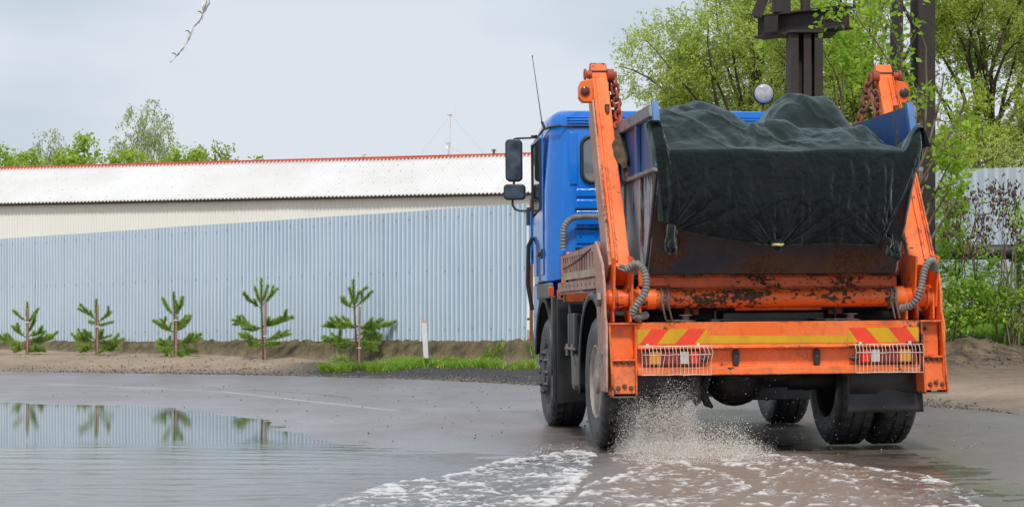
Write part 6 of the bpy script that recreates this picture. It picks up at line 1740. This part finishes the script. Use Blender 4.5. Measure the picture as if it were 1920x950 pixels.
# ---- small planted pines with stakes
needle = leaf_mat('pine_needles', (0.20, 0.34, 0.05), (0.46, 0.62, 0.13), .2)
pine_bark = simple('pine_bark', (0.12, 0.075, 0.045), .85, var=.3, scale=20)
stake_m = simple('stake_wood', (0.33, 0.215, 0.135), .8, var=.3, scale=9, dirt=(.2, .12, .08), dirt_amt=.5)
tie_m = simple('white_tie', (0.75, 0.73, 0.70), .6)
def pine(px, py_base, py_top, Y, branches, stake, label, slabel, seed, lean=0):
    """branches: (height px, tip dx px, tip dy px, side shoots); stake: (dx px, top y)"""
    rs_ = np.random.RandomState(seed); B0 = at(px, py_base, Y); root = empty('pine_sapling', tuple(B0)); tag(root, label, 'pine', 'pine saplings along the fence')
    k_ = Y / 3600
    def L_(dx, py, dy=0): return np.array([dx * k_, dy, (py_base - py) * k_])
    H = (py_base - py_top) * k_; segs = []; NP = []; ND = []
    tp = np.array([L_(lean * f, py_base + (py_top - py_base) * f) for f in np.linspace(0, 1, 9)]); tp += np.cumsum(rs_.normal(0, .004, (9, 3)), 0); tp[0][2] -= .05
    segs.append((tp, np.linspace(.026, .008, 9)))
    def needles(pts, dens=430, ln=.062, r0=0):
        dens *= 2.3; ln *= 1.2
        pts = np.asarray(pts); sl = np.linalg.norm(np.diff(pts, axis=0), axis=1); L = sl.sum(); n = int(L * dens); cs = np.concatenate([[0], np.cumsum(sl)])
        s_ = rs_.uniform(r0 * L, L * 1.02, n); P = np.stack([np.interp(s_, cs, pts[:, i]) for i in range(3)], 1)
        d = (pts[-1] - pts[0]) / (L + 1e-6); D = rs_.normal(0, 1, (n, 3)); D /= np.linalg.norm(D, axis=1, keepdims=True); D = D * .8 + d * .75
        NP.append(P); ND.append(D * (ln * rs_.uniform(.7, 1.15, n))[:, None] / np.linalg.norm(D, axis=1, keepdims=True))
    needles(tp[6:], 700, .055); needles(tp[2:7], 160, .06)
    for (hy, dx, dy, nside) in branches:
        f = (py_base - hy) / (py_base - py_top); p0 = np.array([np.interp(f, np.linspace(0, 1, 9), tp[:, i]) for i in range(3)])
        az = rs_.uniform(-.6, .6); p1 = np.array([(dx + lean * f) * k_, abs(dx) * k_ * math.sin(az) * .8, p0[2] - dy * k_])
        mid = (p0 + p1) / 2 + [0, 0, -.03]; t_ = np.linspace(0, 1, 7)[:, None]; pts = (1 - t_) ** 2 * p0 + 2 * t_ * (1 - t_) * mid + t_ ** 2 * p1
        segs.append((pts, np.linspace(.010, .004, 7))); needles(pts, 560, .062, .22)
        for q in range(int(nside * 1.8)):
            ft = rs_.uniform(.35, .92); c_ = np.array([np.interp(ft, np.linspace(0, 1, 7), pts[:, i]) for i in range(3)]); dv = (p1 - p0) / np.linalg.norm(p1 - p0) + rs_.normal(0, .6, 3) * [1, 1, .5] + [0, 0, .35]; dv /= np.linalg.norm(dv)
            e = c_ + dv * rs_.uniform(.10, .26); ps = np.linspace(c_, e, 4); segs.append((ps, np.linspace(.005, .003, 4))); needles(ps, 620, .058)
    o = tubes_mesh('trunk', segs, pine_bark, root, 6)
    NP = np.concatenate(NP); ND = np.concatenate(ND); n = len(NP); d, a, c_ = rot_frames(ND); side = (a * np.cos(t_ := rs_.uniform(0, 6.28, n)[:, None]) + c_ * np.sin(t_)) * .0044
    V = np.stack([NP - side, NP + side, NP + ND], 1).reshape(-1, 3); np_mesh('needles', V, np.arange(3 * n).reshape(-1, 3), needle, root)
    dx, ty, tieY = stake
    st = empty('wooden_stake', tuple(B0 + [dx * k_, -.07, 0])); tag(st, slabel, 'stake', 'stakes tied to the pine saplings')
    b = MB(); hh = (py_base - ty) * k_; b.prism([(-.020, -.018, -.06), (.020, -.018, -.06), (.020, .018, -.06), (-.020, .018, -.06)], (0.01, 0, hh + .06)); b.build('stake_body', stake_m, st, bevel=.004)
    b = MB(); zt = (py_base - tieY) * k_; b.box((0.003, .02, zt), (.075, .10, .018)); b.build('tie_band', tie_m, st, bevel=.003)
pine(50, 665, 566, 40.0, [(600, -20, -16, 1), (606, 16, -24, 1), (632, -28, -22, 3), (628, 30, -8, 3), (625, 14, -26, 2), (648, -46, -14, 5), (645, 44, -14, 5), (650, 30, 4, 4), (648, -20, 6, 3), (655, 5, 0, 3), (640, 20, -4, 3)], (3, 577, 604),
     'small pine at the far end of the row, branching from low down', 'brown stake tied to the pine at the far end of the row', 1)
pine(181, 668, 561, 39.4, [(600, -20, -20, 2), (604, 24, -18, 2), (606, 12, 2, 1), (602, -12, 2, 1), (640, -40, -8, 6), (642, 38, -4, 6), (648, -24, 4, 5), (648, 26, 6, 5), (636, -18, -12, 3), (636, 8, -4, 3)], (3, 571, 612),
     'second pine from the far end, with a bushy skirt and a small upper tuft', 'reddish stake tied to the pine with the bushy skirt', 2)
pine(328, 675, 548, 38.2, [(592, -18, -24, 2), (594, 14, -26, 2), (588, 8, -16, 1), (622, -26, -12, 5), (624, 30, -26, 4), (620, 10, -12, 3), (645, -26, 0, 6), (645, 40, -8, 7), (650, 24, 8, 5), (650, -14, 6, 4), (655, 14, 12, 3)], (3, 591, 600),
     'middle pine of the five, dense and upright with a straight leader', 'brown stake tied to the middle pine', 3, -2)
pine(494, 677, 522, 37.0, [(576, -26, -18, 2), (572, 22, -26, 2), (570, 12, -36, 0), (574, -12, -36, 0), (614, -52, -14, 5), (612, 44, -16, 5), (610, 18, -8, 3), (612, -24, 4, 3), (636, -38, -8, 4), (636, 42, -10, 4), (640, 16, 4, 3), (640, -14, 6, 3)], (4, 560, 630),
     'tall slender pine with three open tiers, next to the broadest pine', 'pale stake tied to the tall slender pine', 4, -5)
pine(669, 676, 527, 35.6, [(578, -24, -12, 2), (576, -10, -34, 0), (576, 6, -26, 1), (578, 30, -30, 1), (614, -56, -4, 6), (612, 62, -2, 6), (610, -30, 2, 5), (612, 34, 6, 5), (616, -12, -6, 3), (636, -48, 4, 6), (636, 44, 0, 6), (640, -20, 8, 5), (640, 26, 10, 5), (630, 34, -14, 3)], (5, 574, 652),
     'broadest pine, next to the white post, with wide spreading lower branches', 'light orange stake tied to the broadest pine', 5, -5)
rs_ = np.random.RandomState(8); c0 = at(638, 679, 35.0); root = empty('cut_pine_sprig', tuple(c0)); tag(root, 'low dark pine sprig lying at the foot of the broadest pine', 'pine sprig')
NP = rs_.normal(0, 1, (700, 3)) * [.10, .06, .035] + [0, 0, .06]; ND = rs_.normal(0, 1, (700, 3)) * .03 + [0, 0, .015]; d, a, c_ = rot_frames(ND); V = np.stack([NP - a * .004, NP + a * .004, NP + ND * 1.3], 1).reshape(-1, 3); np_mesh('needles', V, np.arange(2100).reshape(-1, 3), needle, root)
b = MB(); b.tube([(-.15, 0, .01), (0, 0, .05), (.14, 0, .03)], .006, 5); b.build('twig', pine_bark, root)

# ---- torn strip of clear plastic film caught on a twig, hanging in from above
Yf = 9.0; k_ = Yf / 3600
m_, t, b_ = new_mat('clear_film'); b_.inputs['Base Color'].default_value = (.70, .69, .67, 1); b_.inputs['Roughness'].default_value = .2
t.links.new(mix(t, ramp(t, noise(t, 30, 4, .6), .4, .65), (.85, .85, .85), (.50, .46, .42)), b_.inputs['Base Color'])
film_root = empty('plastic_strip', tuple(at(384, 0, Yf) + [0, 0, .10])); tag(film_root, 'torn strip of pale plastic film on a thin brown twig hanging against the sky', 'plastic strip')
path = [(398, -60), (392, -20), (388, 4), (381, 20), (377, 38), (366, 48), (358, 60), (353, 76), (345, 88), (334, 102), (326, 110), (319, 117)]
W3 = [at(x_, y_, Yf) - np.array(film_root.location) for x_, y_ in path]
rs_ = np.random.RandomState(2); P = []
wid = [.026, .026, .022, .018, .013, .018, .012, .008, .013, .007, .005, .003]
fine_t = np.linspace(0, len(W3) - 1, 60)
A_ = np.array(W3); base_c = np.stack([np.interp(fine_t, range(len(W3)), A_[:, i]) for i in range(3)], 1); wdt = np.interp(fine_t, range(len(W3)), wid)
for j, (c_, w__) in enumerate(zip(base_c, wdt)):
    tw = j * .28; row = []
    for q in np.linspace(-1, 1, 7):
        o_ = w__ * q * (1 + .5 * float(vnoise(np.array(j * .6), np.array(q * 2), 4))) * .8
        row.append((c_[0] + o_ * math.cos(tw) * .9 + .004 * float(vnoise(np.array(j * .9 + 7), np.array(q), 9)), c_[1] + o_ * math.sin(tw), c_[2] + .35 * o_ + .010 * float(vnoise(np.array(j * .7), np.array(q * 3), 5))))
    P.append(row)
b = MB(); b.grid(P); o = b.build('film', m_, film_root, smooth=60, fix=False); md = o.modifiers.new('solid', 'SOLIDIFY'); md.thickness = .0008
b = MB(); b.tube([tuple(p) for p in base_c[::4]], [.0022 - .0001 * i for i in range(len(base_c[::4]))], 5)
for j in (8, 18, 33, 50): p = base_c[j]; b.tube([tuple(p), tuple(p + np.array([-.012, 0, .012])), tuple(p + np.array([-.022, 0, .010]))], .0025, 4)
b.build('twig', simple('twig_brown', (0.16, 0.09, 0.05), .8), film_root)
# the cable it is caught on, above the picture
b = MB(); top_ = A_[0] + np.array(film_root.location); b.tube([(-9, 12, 3.5), tuple(top_), (9, 4, 3.4)], .008, 6)
tag(b.build('overhead_cable', M['seal']), 'thin black overhead cable holding the plastic strip', 'cable')
